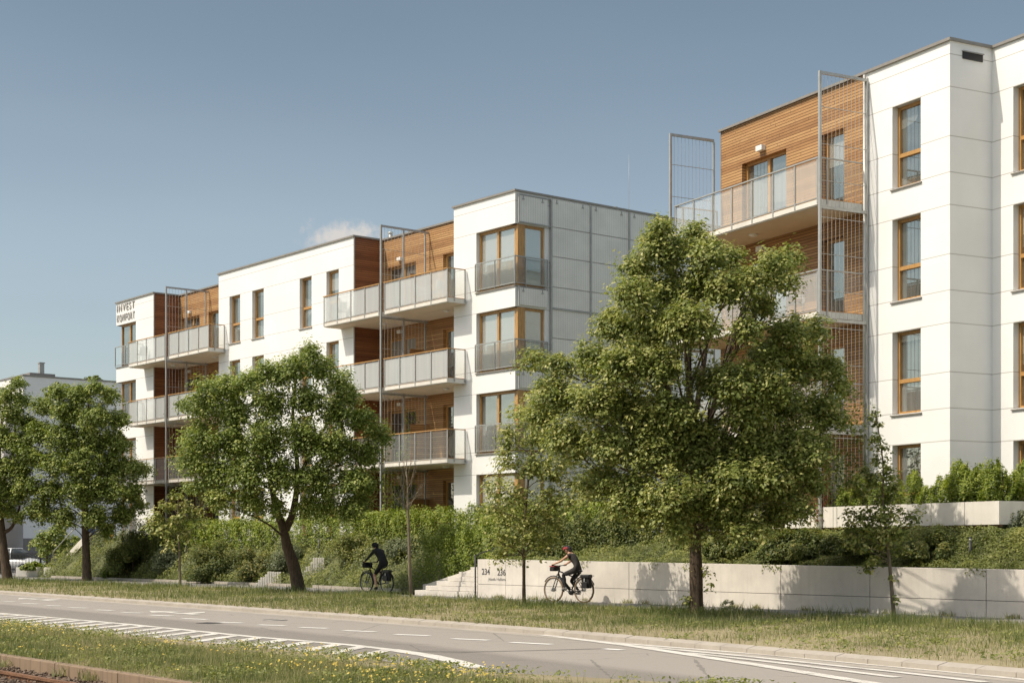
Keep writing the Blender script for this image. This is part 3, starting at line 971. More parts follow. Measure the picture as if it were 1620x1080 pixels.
bollard(504.5, 853, -1.9, 'thin dark bollard light standing above the upper palisade posts')
bollard(614.5, 853, -2.2, 'thin dark bollard light behind the cyclist in black')
bollard(294.5, 858, -1.9, 'thin dark bollard light between the two round bushes')
bollard(906.5, 848, -4.2, 'thin dark bollard light behind the cyclist in the red helmet')
bollard(1535, 849, -4.9, 'thin dark bollard light under the terrace parapet corner')

# ================================================================= BUILDINGS


def facade(mb, s0, s1, z0, z1, t, openings, depth=0.24, axis='s', sign=1, mi=0, jl=True):
    """a wall face at constant t (axis 's') or constant s (axis 't') with rectangular openings and their reveals"""
    P = (lambda a, b, z: (a, b, z)) if axis == 's' else (lambda a, b, z: (b, a, z))
    xs = sorted({s0, s1} | {min(max(v, s0), s1) for o in openings for v in (o[0], o[1])})
    zs = sorted({z0, z1} | {v for o in openings for v in (o[2], o[3])})
    for a, b in zip(xs, xs[1:]):
        run = None
        for c, d in zip(zs, zs[1:]):
            hole = any(o[0] - 1e-6 <= a and b <= o[1] + 1e-6 and o[2] - 1e-6 <= c and d <= o[3] + 1e-6 for o in openings)
            if not hole:
                mb.quad(P(a, t, c), P(b, t, c), P(b, t, d), P(a, t, d), mi)
    td = t + depth * sign
    for a, b, c, d in openings:
        if a > s0 + 1e-4: mb.quad(P(a, t, c), P(a, t, d), P(a, td, d), P(a, td, c), mi)
        if b < s1 - 1e-4: mb.quad(P(b, t, c), P(b, td, c), P(b, td, d), P(b, t, d), mi)
        mb.quad(P(a, t, d), P(b, t, d), P(b, td, d), P(a, td, d), mi)
        mb.quad(P(a, t, c), P(a, td, c), P(b, td, c), P(b, t, c), mi)


CACHE = {}


def window(root, s, z, w, h, t, kind='tall', name='window', depth=0.22, sill=True, g='glass'):
    """wooden window, its frame at the back of the reveal; parts: frame > pane, sill"""
    key = (round(w, 3), round(h, 3), kind, g, depth)
    if key not in CACHE:
        f = MB(); b = 0.075
        f.box(0, b, 0, 0.09, 0, h); f.box(w - b, w, 0, 0.09, 0, h); f.box(b + .001, w - b - .001, 0.002, 0.088, 0, b); f.box(b + .001, w - b - .001, 0.002, 0.088, h - b, h)
        if kind == 'tall':
            zt = h * 0.405
            f.box(b + .001, w - b - .001, -0.012, 0.086, zt - 0.05, zt + 0.05)
        if kind in ('double', 'wide'):
            f.box(w * 0.52 - 0.055, w * 0.52 + 0.055, 0.003, 0.087, b + .001, h - b - .001)
        p = MB(); p.quad((b * .5, 0.06, b * .5), (w - b * .5, 0.06, b * .5), (w - b * .5, 0.06, h - b * .5), (b * .5, 0.06, h - b * .5))
        sl = MB(); D_ = depth - 0.02; sl.add([(-0.05, -D_, -0.015), (w + 0.05, -D_, -0.015), (w + 0.05, 0.0, 0.012), (-0.05, 0.0, 0.012), (-0.05, -D_, -0.05), (w + 0.05, -D_, -0.05), (w + 0.05, 0.0, -0.03), (-0.05, 0.0, -0.03)],
                          [(0, 1, 2, 3), (4, 7, 6, 5), (0, 4, 5, 1), (1, 5, 6, 2), (2, 6, 7, 3), (3, 7, 4, 0)])
        CACHE[key] = (f.mesh('window_frame', M['wood']), p.mesh('pane', M[g]), sl.mesh('sill', M['coping']))
    fm, pm, sm = CACHE[key]
    f = link(name, fm, root, (s, t + depth - 0.06, z))
    link('pane', pm, f)
    if sill: link('sill', sm, f, (0, -0.004, -0.004))
    return f


def balcony(root, s0, s1, t0, t1, floor, left=True, right=True, glass='frost', back=None, recess=None, soff=True, lamp_s=None, end_glass='clear', post_step=1.0, rail_mat='wood'):
    """slab (part) with railing, glass, handrail, decking and ceiling lamp as sub-parts; t0 is the outer edge"""
    b = MB()
    b.box(s0, s1, t0 + 0.03, t1 - 0.004, floor - 0.20, floor - 0.03)
    slab = b.build('balcony', M['slab'], root)
    d = MB(); d.box(s0 + 0.03, s1 - 0.03, t0 + 0.05, t1 - 0.006, floor - 0.026, floor); d.build('decking', M['wood'], slab)
    if recess:
        r0, r1, rt = recess
        d = MB(); d.box(r0 + 0.004, r1 - 0.004, t1, rt - 0.004, floor - 0.20, floor - 0.002); d.build('recess_slab', M['slab'], slab)
    c = MB(); c.box(s0 + 0.05, s1 - 0.05, t0 + 0.08, t1 - 0.01, floor - 0.212, floor - 0.204)
    if recess: c.box(recess[0] + .01, recess[1] - .01, t1 + .004, recess[2] - .02, floor - 0.212, floor - 0.204)
    c.build('soffit', M['soffit'], slab)
    e = MB(); e.box(s0 - 0.004, s1 + 0.004, t0, t0 + 0.026, floor - 0.175, floor - 0.045); e.build('fascia', M['conc_l'], slab)
    # railing
    rl = MB(); gl = MB(); ge = MB(); hr = MB()
    n = max(2, round((s1 - s0) / post_step)); zt = floor + 1.08
    for k in range(n + 1):
        s = s0 + 0.03 + (s1 - s0 - 0.06) * k / n
        rl.box(s - 0.025, s + 0.025, t0 - 0.012, t0 + 0.012, floor - 0.15, zt - 0.03)
        if k < n:
            s2 = s0 + 0.03 + (s1 - s0 - 0.06) * (k + 1) / n
            gl.quad((s + 0.03, t0 + 0.018, floor + 0.03), (s2 - 0.03, t0 + 0.018, floor + 0.03), (s2 - 0.03, t0 + 0.018, zt - 0.05), (s + 0.03, t0 + 0.018, zt - 0.05))
    rl.box(s0, s1, t0 - 0.008, t0 + 0.008, floor - 0.02, floor + 0.015)
    hr.box(s0 - 0.02, s1 + 0.02, t0 - 0.028, t0 + 0.028, zt - 0.026, zt + 0.008)
    for use, s in ((left, s0), (right, s1)):
        if not use: continue
        sg = -1 if s == s0 else 1
        sx = s + sg * 0.014
        for tt in (t0 + 0.3, t1 - 0.06): rl.box(sx - 0.012, sx + 0.012, tt - 0.025, tt + 0.025, floor - 0.15, zt - 0.03)
        hr.box(sx - 0.024, sx + 0.024, t0 + 0.03, t1 - 0.05, zt - 0.026, zt + 0.008)
        ge = MB(); ge.quad((sx - sg * 0.014, t0 + 0.06, floor + 0.03), (sx - sg * 0.014, t1 - 0.08, floor + 0.03), (sx - sg * 0.014, t1 - 0.08, zt - 0.05), (sx - sg * 0.014, t0 + 0.06, zt - 0.05)); ge.build('end_glass', M[end_glass], slab)
    rl.build('railing', M['metal'], slab)
    gl.build('glass_panels', M[glass], slab)
    hr.build('handrail', M[rail_mat], slab)
    if lamp_s is not None:
        l = MB(); tt = (t0 + t1) / 2 if recess is None else (t1 + 0.3)
        l.tube([(lamp_s, tt, floor - 0.213), (lamp_s, tt, floor - 0.235)], 0.15, 16); l.ball((lamp_s, tt, floor - 0.235), 0.13, 0.13, 0.05, 14, 6)
        l.build('ceiling_lamp', M['lamp'], slab)
    return slab


def trellis(root, s, t0, t1, z0, z1, mat, wires=12, posts=(0.0, 1.0), bars=()):
    """steel frame at right angles to the facade carrying climbing wires"""
    f = MB(); r = 0.034
    f.box(s - r, s + r, t0 - r, t0 + r, z0, z1)
    f.box(s - r * .8, s + r * .8, t0 + r + .001, t1, z1 - 0.08, z1 - 0.001)
    for p in posts[1:]:
        t = t0 + (t1 - t0) * p; f.box(s - r * .8, s + r * .8, t - r * .8, t + r * .8, z0, z1 - 0.081)
    for zb in bars: f.box(s - 0.03, s + 0.03, t0 + r + .001, t1 - r - .001, zb - 0.04, zb + 0.04)
    o = f.build('trellis', mat, root)
    w = MB()
    for k in range(1, wires):
        t = t0 + (t1 - t0) * k / wires
        w.box(s - 0.0042, s + 0.0042, t - 0.0042, t + 0.0042, z0, z1 - 0.085)
    z = z1 - 0.95
    while z > z0:
        w.box(s - 0.007, s + 0.007, t0 + r, t1 - 0.02, z - 0.007, z + 0.007); z -= 0.98
    w.build('wires', M['steel'], o)
    return o


def coping(mb, s0, s1, t0, t1):
    mb.box(s0, s1, t0, t1, ROOF, ROOF + 0.07)


# ---------------------------------------------------------------- left apartment building
lb = tag(empty('apartment_building', LF.w(0, 0), LF.rz), 'long white four storey apartment building with timber recesses and a grey screened end wall', 'building')
sA0, sA1, sB0, sB1, sC0, sC1 = LF.s(184), LF.s(243), LF.s(346), LF.s(559.5), LF.s(718), 0.0
RT = 1.43                                                    # depth of the timber recesses
WT, WB = 13.25, 11.07                                        # window head and sill, top storey
wall = MB()
# block A: corner window at its left edge
aw = LF.s(215)
opA = [(sA0, aw, WB - ST * k, WT - ST * k) for k in range(4)]
facade(wall, sA0, sA1, 0.9, ROOF, 0, opA, 0.3)
facade(wall, 0, 15, 0.9, ROOF, sA0, [(0, 1.4, WB - ST * k, WT - ST * k) for k in range(4)], 0.3, 't', 1)
# block B
colsB = [(LF.s(363), LF.s(380)), (LF.s(399), LF.s(417.3)), (LF.s(474), LF.s(493)), (LF.s(516.3), LF.s(536))]
opB = [(a, b, WB - ST * k, WT - ST * k) for a, b in colsB for k in range(4)]
facade(wall, sB0, sB1, 0.9, ROOF, 0, opB)
facade(wall, 0, RT, 0.9, ROOF, sB0, [], axis='t')
# block C with corner windows
cw = LF.s(753.5)
CZ0, CZ1 = 11.04, 13.26
opC = [(cw, sC1, CZ0 - ST * k, CZ1 - ST * k) for k in range(4)]
facade(wall, sC0, sC1, 0.9, ROOF, 0, opC, 0.3)
facade(wall, 0, RT, 0.9, ROOF, sC0, [], axis='t')
tW = LF.t(862)
sideop = [(0, tW, CZ0 - ST * k, CZ1 - ST * k) for k in range(4)] + [(a, a + 1.1, WB - ST * k, WT - ST * k) for a in (7.1, 10.6) for k in range(4)]
facade(wall, 0, 15, 0.9, ROOF, 0, sideop, 0.3, 't', -1)
wall.quad((sA0, 15, 0.9), (0, 15, 0.9), (0, 15, ROOF), (sA0, 15, ROOF))
# outer corner reveals stay open; flat roof
for a, b, t in ((sA0, sA1, 0.0), (sA1, sB0, RT), (sB0, sB1, 0.0), (sB1, sC0, RT), (sC0, sC1, 0.0)):
    wall.quad((a, t, ROOF - 0.02), (b, t, ROOF - 0.02), (b, 15, ROOF - 0.02), (a, 15, ROOF - 0.02))
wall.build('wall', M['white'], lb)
# timber recesses
for a, b in ((sA1, sB0), (sB1, sC0)):
    cl = MB()
    mid = a + (b - a) * 0.02
    p0, p1 = (LF.s(287, RT), LF.s(316, RT)) if a == sA1 else (LF.s(612, RT), LF.s(658, RT))
    q0, q1 = (LF.s(330, RT), b - 0.15) if a == sA1 else (LF.s(701, RT), b - 0.02)
    ops = []
    for k in range(4):
        ops += [(p0, p1, 10.92 - ST * k, 13.22 - ST * k)]
        if q1 - q0 > 0.5: ops += [(q0, q1 - 0.1, 10.92 - ST * k, 13.22 - ST * k)]
    facade(cl, a, b, 1.2, ROOF - 0.01, RT, ops, 0.2)
    cl.build('timber_cladding', M['clad'], lb)
    cl = MB(); facade(cl, 0.0, RT, 1.2, ROOF - 0.01, a + 0.003, [], axis='t'); cl.build('side_cladding', M['clad_shade'], lb)  # side boards: the recess shade is put into this darker, redder cladding colour
    ct = MB(); ct.box(a - 0.001, a + 0.05, -0.012, 0.03, 1.2, ROOF - 0.01); ct.build('corner_trim', M['metal'], lb)
    for i, o_ in enumerate(ops):
        window(lb, o_[0], o_[2], o_[1] - o_[0], o_[3] - o_[2], RT, 'double' if o_[1] - o_[0] > 1.4 else 'single', 'door', 0.2, False, 'glass2')
    for k in range(4):
        w_ = MB(); x = p0 + (p1 - p0) * 0.42; w_.box(x, x + 0.26, RT - 0.12, RT - 0.002, 13.40 - ST * k, 13.53 - ST * k); w_.build('wall_lamp', M['lamp'], lb, bevel=0.01)
# windows of block B
for k in range(4):
    for a, b in colsB: window(lb, a, WB - ST * k, b - a, WT - WB, 0, 'tall')


def corner_window(root, s0, s1, tside, z0, z1, mirror=False):
    """front leaf pair, corner post, side leaf; mirror puts the corner at the left end"""
    h = z1 - z0; f = MB(); p = MB(); D = 0.16
    sg = 1 if mirror else -1
    sc = s0 if mirror else s1                                # the corner
    so = s1 if mirror else s0
    cpost = sc + sg * 0.30 if mirror else sc - 0.10
    a, b = (cpost + 0.0, so) if mirror else (so, cpost)
    f.box(a, a + 0.08, D, D + 0.1, z0, z1); f.box(b - 0.13, b, D, D + 0.1, z0, z1)
    f.box(a + .081, b - .131, D + .002, D + .098, z0, z0 + 0.08); f.box(a + .081, b - .131, D + .002, D + .098, z1 - 0.09, z1)
    m = a + (b - a) * 0.5; f.box(m - 0.055, m + 0.055, D + .003, D + .097, z0 + .081, z1 - .091)
    p.quad((a + .05, D + 0.06, z0 + .05), (b - .1, D + 0.06, z0 + .05), (b - .1, D + 0.06, z1 - .05), (a + .05, D + 0.06, z1 - .05))
    if not mirror:
        x0, x1 = sc - 0.10, sc - 0.0995
        f.box(sc - 0.099, sc - 0.012, D - 0.03, 0.46, z0, z1)                       # solid timber panel round the corner
        f.box(sc - 0.17, sc - 0.08, 0.461, 0.53, z0, z1); f.box(sc - 0.17, sc - 0.08, tside - 0.08, tside, z0, z1)
        f.box(sc - 0.168, sc - 0.082, 0.531, tside - .081, z0, z0 + 0.08); f.box(sc - 0.168, sc - 0.082, 0.531, tside - .081, z1 - 0.09, z1)
        p.quad((sc - 0.12, 0.50, z0 + .05), (sc - 0.12, tside - .05, z0 + .05), (sc - 0.12, tside - .05, z1 - .05), (sc - 0.12, 0.50, z1 - .05))
    o = f.build('corner_window', M['wood'], root)
    p.build('pane', M['glass'], o)
    s = MB(); s.box(s0 - 0.03, s1 + 0.02, -0.05, 0.2, z0 - 0.05, z0 - 0.012)
    if not mirror: s.box(s1 - 0.16, s1 + 0.05, 0.201, tside, z0 - 0.05, z0 - 0.012)
    s.build('sill', M['coping'], o)
    # juliet balustrade
    j = MB(); g = MB(); zt = z0 + 1.04
    j.box(s0, s1 + 0.06, -0.075, -0.045, zt - 0.02, zt + 0.02); j.box(s0, s1 + 0.06, -0.07, -0.05, z0 + 0.06, z0 + 0.09)
    for k in range(3):
        s_ = s0 + 0.02 + (s1 + 0.04 - s0) * k / 2; j.box(s_ - 0.012, s_ + 0.012, -0.085, -0.04, z0 + 0.02, zt - .021)
    g.quad((s0 + .03, -0.06, z0 + .09), (s1 + .03, -0.06, z0 + .09), (s1 + .03, -0.06, zt - .02), (s0 + .03, -0.06, zt - .02))
    if not mirror:
        j.box(s1 + 0.045, s1 + 0.075, -0.044, tside + 0.1, zt - 0.02, zt + 0.02); j.box(s1 + 0.05, s1 + 0.07, -0.044, tside + .1, z0 + 0.06, z0 + 0.09)
        for tt in (0.45, tside + 0.08): j.box(s1 + 0.04, s1 + 0.08, tt - 0.012, tt + 0.012, z0 - 0.1, zt - .021)
        g.quad((s1 + .06, -0.03, z0 + .09), (s1 + .06, tside + .06, z0 + .09), (s1 + .06, tside + .06, zt - .02), (s1 + .06, -0.03, zt - .02))
    r = j.build('balustrade', M['metal'], o)
    g.build('balustrade_glass', M['guard'], o)
    return o


for k in range(4):
    corner_window(lb, cw, sC1, tW, CZ0 - ST * k, CZ1 - ST * k)
    corner_window(lb, sA0, aw, 1.4, WB - ST * k, WT - ST * k, True)
    for a in (7.1, 10.6):
        f = MB(); z0, z1 = WB - ST * k, WT - ST * k
        f.box(-0.22, -0.12, a, a + .09, z0, z1); f.box(-0.22, -0.12, a + 1.01, a + 1.1, z0, z1); f.box(-.218, -.122, a + .091, a + 1.009, z0, z0 + .08); f.box(-.218, -.122, a + .091, a + 1.009, z1 - .08, z1); f.box(-.217, -.123, a + .091, a + 1.009, z0 + .9, z0 + .98)
        o = f.build('window', M['wood'], lb)
        p = MB(); p.quad((-0.18, a + .05, z0 + .04), (-0.18, a + 1.05, z0 + .04), (-0.18, a + 1.05, z1 - .04), (-0.18, a + .05, z1 - .04)); p.build('pane', M['glass'], o)
# grey metal screens on the end wall
ts = [tW + 0.24, LF.t(932), LF.t(993), LF.t(993) + 1.96]
mid_z = [14.36, 13.33, 12.25, 11.13, 10.36]


def screen(t0, t1, z0, z1):
    p = MB(); p.box(0.05, 0.075, t0 + 0.035, t1 - 0.035, z0 + 0.012, z1 - 0.012)
    o = p.build('metal_screen', M['screen'], lb)
    c = MB()
    if z1 - z0 < 1.06 or True:
        for tt in (t0 + (t1 - t0) * 0.14, t0 + (t1 - t0) * 0.8):
            c.box(0.076, 0.098, tt - 0.05, tt + 0.05, z1 - 0.16, z1 - 0.12); c.box(0.076, 0.098, tt - 0.014, tt + 0.014, z1 - 0.119, z1 - 0.02)
    return o, c


for k in range(4):
    dz = ST * k
    for t0, t1 in zip(ts, ts[1:]):
        for zt, zb in zip(mid_z, mid_z[1:]):
            if zt - dz < 2.2 or (k and zt == 14.36): continue
            o, c = screen(t0, t1, zb - dz, zt - dz)
            if zt == 14.36 or zt == 13.33 and False: c.build('bracket', M['metal'], o)
        if k:
            o, c = screen(t0, t1, 13.33 - dz, 13.36 + 0.0 - dz + 0.0) if False else (None, None)
    if k < 3: o, c = screen(0.12, tW + 0.10, CZ0 - ST - dz + 2.28, CZ0 - 0.07 - dz); c.build('bracket', M['metal'], o)
o, c = screen(0.12, tW + 0.10, 13.34, 14.30); c.build('bracket', M['metal'], o)
fr = MB()
for t in ts: fr.box(0.046, 0.115, t - 0.032, t + 0.032, 1.5, 14.38)
for k in range(4): fr.box(0.047, 0.108, ts[0] + .033, ts[-1] - .033, 10.30 - ST * k, 10.352 - ST * k)
fr.box(0.047, 0.11, 0.09, 0.125, 13.30, 14.33); fr.box(0.047, 0.10, 0.126, ts[0] - .033, 14.305, 14.335); fr.box(0.047, 0.10, 0.126, ts[0] - .033, 13.30, 13.335)
for k in range(3): fr.box(0.047, 0.11, 0.09, 0.125, 10.29 - ST * k, 11.0 - ST * k)
fr.build('screen_frame', M['metal'], lb)
# coping
cp = MB()
for a, b, t in ((sA0, sA1, 0.0), (sA1, sB0, RT), (sB0, sB1, 0.0), (sB1, sC0, RT), (sC0, sC1, 0.0)):
    coping(cp, a - (0.06 if t == 0 else -0.062), b + (0.06 if t == 0 else -0.062), t - 0.06, t + 0.35)
coping(cp, sA1 - 0.3, sA1 + 0.061, 0.351, 5); coping(cp, sB1 - 0.3, sB1 + 0.061, 0.351, 5)
coping(cp, -0.3, 0.061, 0.351, 15); coping(cp, sA0 - 0.06, sA0 + 0.3, 0.351, 15)
cp.build('coping', M['coping'], lb)
# balconies: (left part, right part) at each recess
PB = 0.855
for (l0, l1, r0, r1, rec, ls) in ((LF.s(512, -PB), LF.s(600, -PB), LF.s(607.5, -PB), LF.s(708.5, -PB), (sB1, sC0), 0), (LF.s(203, -PB), LF.s(261, -PB), LF.s(266.5, -PB), LF.s(330.5, -PB), (sA1, sB0), 0)):
    pole = (l1 + r0) / 2
    for k, fl in enumerate(FLOORS):
        g = 'frost' if k < 2 else 'clear'
        balcony(lb, l0, l1, -PB, 0, fl, True, False, g, recess=(rec[0], pole - 0.05, RT), lamp_s=(rec[0] + pole) / 2)
        balcony(lb, r0, r1, -PB, 0, fl, False, True, g, recess=(pole + 0.05, rec[1], RT), lamp_s=pole + (rec[1] - pole) * 0.75)
    trellis(lb, pole, -PB - 0.03, RT - 0.02, 1.6, 14.27, M['metal'], 14, (0, 0.47, 0.93), (10.62, 7.62, 4.62))
    for k in range(4):
        pn = MB(); pn.box(pole - 0.02, pole + 0.02, 0.5, RT - 0.01, 10.92 - ST * k, 12.5 - ST * k); pn.build('privacy_panel', M['clad'], lb)
# roof pieces
for px, t in ((618, 2.6), (973, 5), (984, 5.6)):
    c_ = MB(); s = LF.s(px, t) if px < 900 else -1.2 if px == 973 else -1.25
    if px >= 900: t = LF.t(px, s)
    hv = 0.62 if px < 900 else 0.36
    c_.tube([(s, t, ROOF), (s, t, ROOF + hv)], 0.085, 12); c_.tube([(s, t, ROOF + hv), (s, t, ROOF + hv + 0.07)], 0.11, 12); c_.build('roof_vent', M['metal'], lb)
an = MB(); t_ = LF.t(986, -1.2); an.tube([(-1.2, t_ + .3, ROOF), (-1.2, t_ + .3, ROOF + 2.6)], [0.010, 0.005], 6); an.build('antenna', M['metal'], lb)
# lettering on block A, one raised line above the other
wl_ = LF.s(213.5) - LF.s(186)
lettering('INVEST', LF.s(186), -0.03, 13.95, 0.38, lb, M['letter'], 0.0, wl_, 0.012, spacing=1.35)
lettering('KOMFORT', LF.s(186), -0.03, 13.42, 0.38, lb, M['letter'], 0.0, wl_, 0.012, spacing=1.35)

# ---------------------------------------------------------------- right apartment building
rb = tag(empty('apartment_building', RF.w(0, 0), RF.rz), 'near white four storey apartment building with a timber wing, tall balconies and wire trellises', 'building')
sW0, sW1 = RF.s(1140), RF.s(1368)
RD = 1.45
wall = MB()
c1, c2 = RF.s(1411.7), RF.s(1456.7)
facade(wall, sW1, 0, 1.2, ROOF, 0, [(c1, c2, WB - ST * k, WT - ST * k) for k in range(4)], 0.27)
facade(wall, 0, RD, 1.2, ROOF, 0, [], axis='t')
d1 = RF.s(1603, RD)
colsR = [(d1, d1 + 1.09), (d1 + 3.2, d1 + 4.29), (d1 + 6.0, d1 + 7.09)]
facade(wall, 0, 14, 1.2, ROOF, RD, [(a, b, WB - ST * k, WT - ST * k) for a, b in colsR for k in range(4)], 0.27)
wall.quad((14, RD, 1.2), (14, 14, 1.2), (14, 14, ROOF), (14, RD, ROOF)); wall.quad((sW0, 14, 1.2), (14, 14, 1.2), (14, 14, ROOF), (sW0, 14, ROOF))
wall.quad((sW0, 0, 1.2), (sW0, 14, 1.2), (sW0, 14, ROOF), (sW0, 0, ROOF))
wall.quad((sW0, 0, ROOF - .02), (0, 0, ROOF - .02), (0, 14, ROOF - .02), (sW0, 14, ROOF - .02)); wall.quad((0, RD, ROOF - .02), (14, RD, ROOF - .02), (14, 14, ROOF - .02), (0, 14, ROOF - .02))
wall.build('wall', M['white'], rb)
for k in range(4):
    window(rb, c1, WB - ST * k, c2 - c1, WT - WB, 0, 'tall', depth=0.25)
    for a, b in colsR: window(rb, a, WB - ST * k, b - a, WT - WB, RD, 'tall', depth=0.25)
cl = MB()
p0, p1, q0, q1 = RF.s(1173), RF.s(1243), RF.s(1299), RF.s(1335)
ops = [(a, b, 10.92 - ST * k, 13.2 - ST * k) for a, b in ((p0, p1), (q0, q1)) for k in range(4)]
facade(cl, sW0, sW1, 1.2, ROOF - 0.01, 0.02, ops, 0.22)
cl.build('timber_cladding', M['clad'], rb)
for a, b, c, d in ops: window(rb, a, c, b - a, d - c, 0.02, 'double' if b - a > 1.4 else 'single', 'door', 0.22, False)
for k in range(4):
    w_ = MB(); x = RF.s(1201); w_.box(x, x + 0.30, -0.14, 0.018, 13.36 - ST * k, 13.52 - ST * k); w_.build('wall_lamp', M['lamp'], rb, bevel=0.01)
cp = MB(); coping(cp, sW0 - 0.06, sW1 - 0.001, -0.06, 0.35); cp.box(sW1, 0.061, -0.065, 0.35, ROOF, ROOF + 0.075); coping(cp, -0.3, 0.061, 0.351, RD - 0.061); coping(cp, -0.3, 14.06, RD - 0.06, RD + 0.35); coping(cp, sW0 - .06, sW0 + .3, .351, 14)
cp.build('coping', M['coping'], rb)
vt = MB(); vt.box(0.004, 0.03, 0.42, 1.1, 14.02, 14.20); vn = vt.build('air_vent', M['black'], rb)
vt = MB(); vt.box(0.004, 0.06, 0.40, 1.12, 14.20, 14.225); vt.build('vent_hood', M['metal'], vn)
PR = 1.63
b0, b1 = RF.s(1068, -PR), RF.s(1294.5, -PR)
for k, fl in enumerate(FLOORS):
    balcony(rb, b0, b1, -PR, 0, fl, True, True, 'semi', lamp_s=b0 + (b1 - b0) * 0.42, post_step=0.92, rail_mat='steel')
for s, t in ((RF.s(1296.3, -PR), None), (RF.s(1064.5, -PR), None)):
    trellis(rb, s + (0.07 if s > -6 else -0.07), -PR - 0.04, -0.06, 1.7, 14.25, M['steel'], 12, (0, 1.0), (10.62, 7.62, 4.62))
dp = MB(); dp.tube([(sW1 + 0.10, -0.09, 1.9), (sW1 + 0.10, -0.09, ROOF - 0.05)], 0.045, 10); dp.build('downpipe', M['steel'], rb)

# terrace parapet in front of it
TP = -1.6
pw = tag(empty('terrace_parapet', RF.w(0, TP), RF.rz), 'white panelled parapet of the raised terrace below the row of yews', 'parapet')
e1 = RF.s(1581, TP); pj = [RF.s(x, TP) for x in (1318, 1324, 1424, 1473, 1526)] + [e1]
pj = [pj[0] - 4.4, pj[0] - 2.2] + pj
for a, b in zip(pj, pj[1:]):
    m = MB(); m.box(a + 0.009, b - 0.009, 0, 0.10, 2.07, 2.615); m.build('parapet_panel', M['conc_l'], pw)
m = MB(); m.box(pj[0], e1 - 0.20, 0.16, 0.5, 1.5, 2.02); m.build('parapet_base', M['plaster'], pw)
m = MB(); m.box(pj[0], e1 - 0.02, 0.04, 0.12, 2.021, 2.58); m.build('parapet_core', M['rust'], pw)
for a, b in ((0.101, 1.2), (1.215, 2.3), (2.315, 3.4)):
    m = MB(); m.box(e1 - 0.12, e1 - 0.009, a, b, 2.07, 2.615); m.build('parapet_panel', M['conc_l'], pw)
m = MB(); m.box(e1 - 0.6, e1 - 0.20, 0.51, 3.4, 1.5, 2.02); m.build('parapet_base', M['plaster'], pw)
tf = MB(); tf.box(pj[0], e1 - 0.13, 0.13, 1.58, 1.6, 2.3); tf.build('planting_bed', M['bank'], pw)
tf = MB(); tf.box(e1 - 1.2, e1 - 0.131, 1.581, 3.4, 1.6, 2.3); tf.build('planting_bed', M['bank'], pw)

# ================================================================= VEGETATION


def norm(a):
    return a / np.maximum(np.linalg.norm(a, axis=1, keepdims=True), 1e-9)


def leaves_mesh(name, c, nrm, size, tint, mat, aspect=0.62, droop=0.35, fold=0.18):
    """one folded four-cornered leaf per centre"""
    n = len(c)
    nrm = norm(nrm)
    ref = rng.normal(size=(n, 3)); ref[:, 2] -= droop
    a = norm(ref - nrm * (ref * nrm).sum(1, keepdims=True))
    b = np.cross(nrm, a)
    L = size[:, None] * 0.5; W = L * aspect
    f = nrm * (L * fold)
    v = np.stack([c - a * L, c + b * W - a * L * 0.15 + f, c + a * L, c - b * W - a * L * 0.15 + f], 1).reshape(-1, 3)
    me = bpy.data.meshes.new(name)
    me.vertices.add(4 * n); me.vertices.foreach_set('co', v.astype(np.float32).ravel())
    idx = np.arange(n)[:, None] * 4
    tri = np.concatenate([idx + np.array([[0, 1, 2]]), idx + np.array([[0, 2, 3]])], 1).astype(np.int32).ravel()
    me.loops.add(6 * n); me.loops.foreach_set('vertex_index', tri)
    me.polygons.add(2 * n); me.polygons.foreach_set('loop_start', (np.arange(2 * n) * 3).astype(np.int32))
    me.update(calc_edges=True)
    at_ = me.attributes.new('tint', 'FLOAT', 'POINT')
    at_.data.foreach_set('value', np.repeat(np.clip(tint, 0, 1), 4).astype(np.float32))
    me.materials.append(mat)
    return me


def unit(n):
    return norm(rng.normal(size=(n, 3)))


def lobe_leaves(lobes, leaf, dens, spray=0.30, up=0.75, pale=0.12, flat=0.8, per=14):
    """leaves on drooping sprays that fill a set of lobes (cx, cy, cz, r)"""
    C, Nn, S, T = [], [], [], []
    for (cx, cy, cz, r) in lobes:
        k = per
        ns = max(4, int(dens * r * r * 14 / k))
        d = unit(ns)
        rad = r * rng.uniform(0.0, 1.0, ns) ** 0.42 * (1 + 0.16 * rng.normal(size=ns) + 0.45 * (rng.uniform(size=ns) < 0.07))
        p = np.array([cx, cy, cz]) + d * rad[:, None] * np.array([1, 1, flat])
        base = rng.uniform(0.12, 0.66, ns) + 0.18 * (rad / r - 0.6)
        # every spray is a small drooping dome of leaves
        e = unit(ns * k).reshape(ns, k, 3)
        rs = spray * rng.uniform(0.4, 1.35, (ns, 1, 1)) * rng.uniform(0.1, 1.25, (ns, k, 1)) ** 0.6
        off = e * rs * np.array([1.0, 1.0, 0.65])
        off[:, :, 2] -= 0.55 * (off[:, :, 0] ** 2 + off[:, :, 1] ** 2) / spray
        pos = p[:, None, :] + off
        nn = np.array([-0.20, -0.12, up]) + e * 0.55 + d[:, None, :] * 0.25 + rng.normal(size=(ns, k, 3)) * 0.30
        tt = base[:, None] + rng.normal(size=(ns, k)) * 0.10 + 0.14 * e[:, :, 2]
        pl = rng.uniform(size=(ns, k)) < pale * 2.5 * rng.uniform(size=(ns, 1)) ** 2
        tt = np.where(pl, 0.9 + 0.1 * rng.uniform(size=(ns, k)), np.minimum(tt, 0.88))
        C.append(pos.reshape(-1, 3)); Nn.append(nn.reshape(-1, 3)); T.append(tt.ravel())
        S.append(leaf * rng.uniform(0.6, 1.25, ns * k))
    return np.concatenate(C), np.concatenate(Nn), np.concatenate(S), np.concatenate(T)


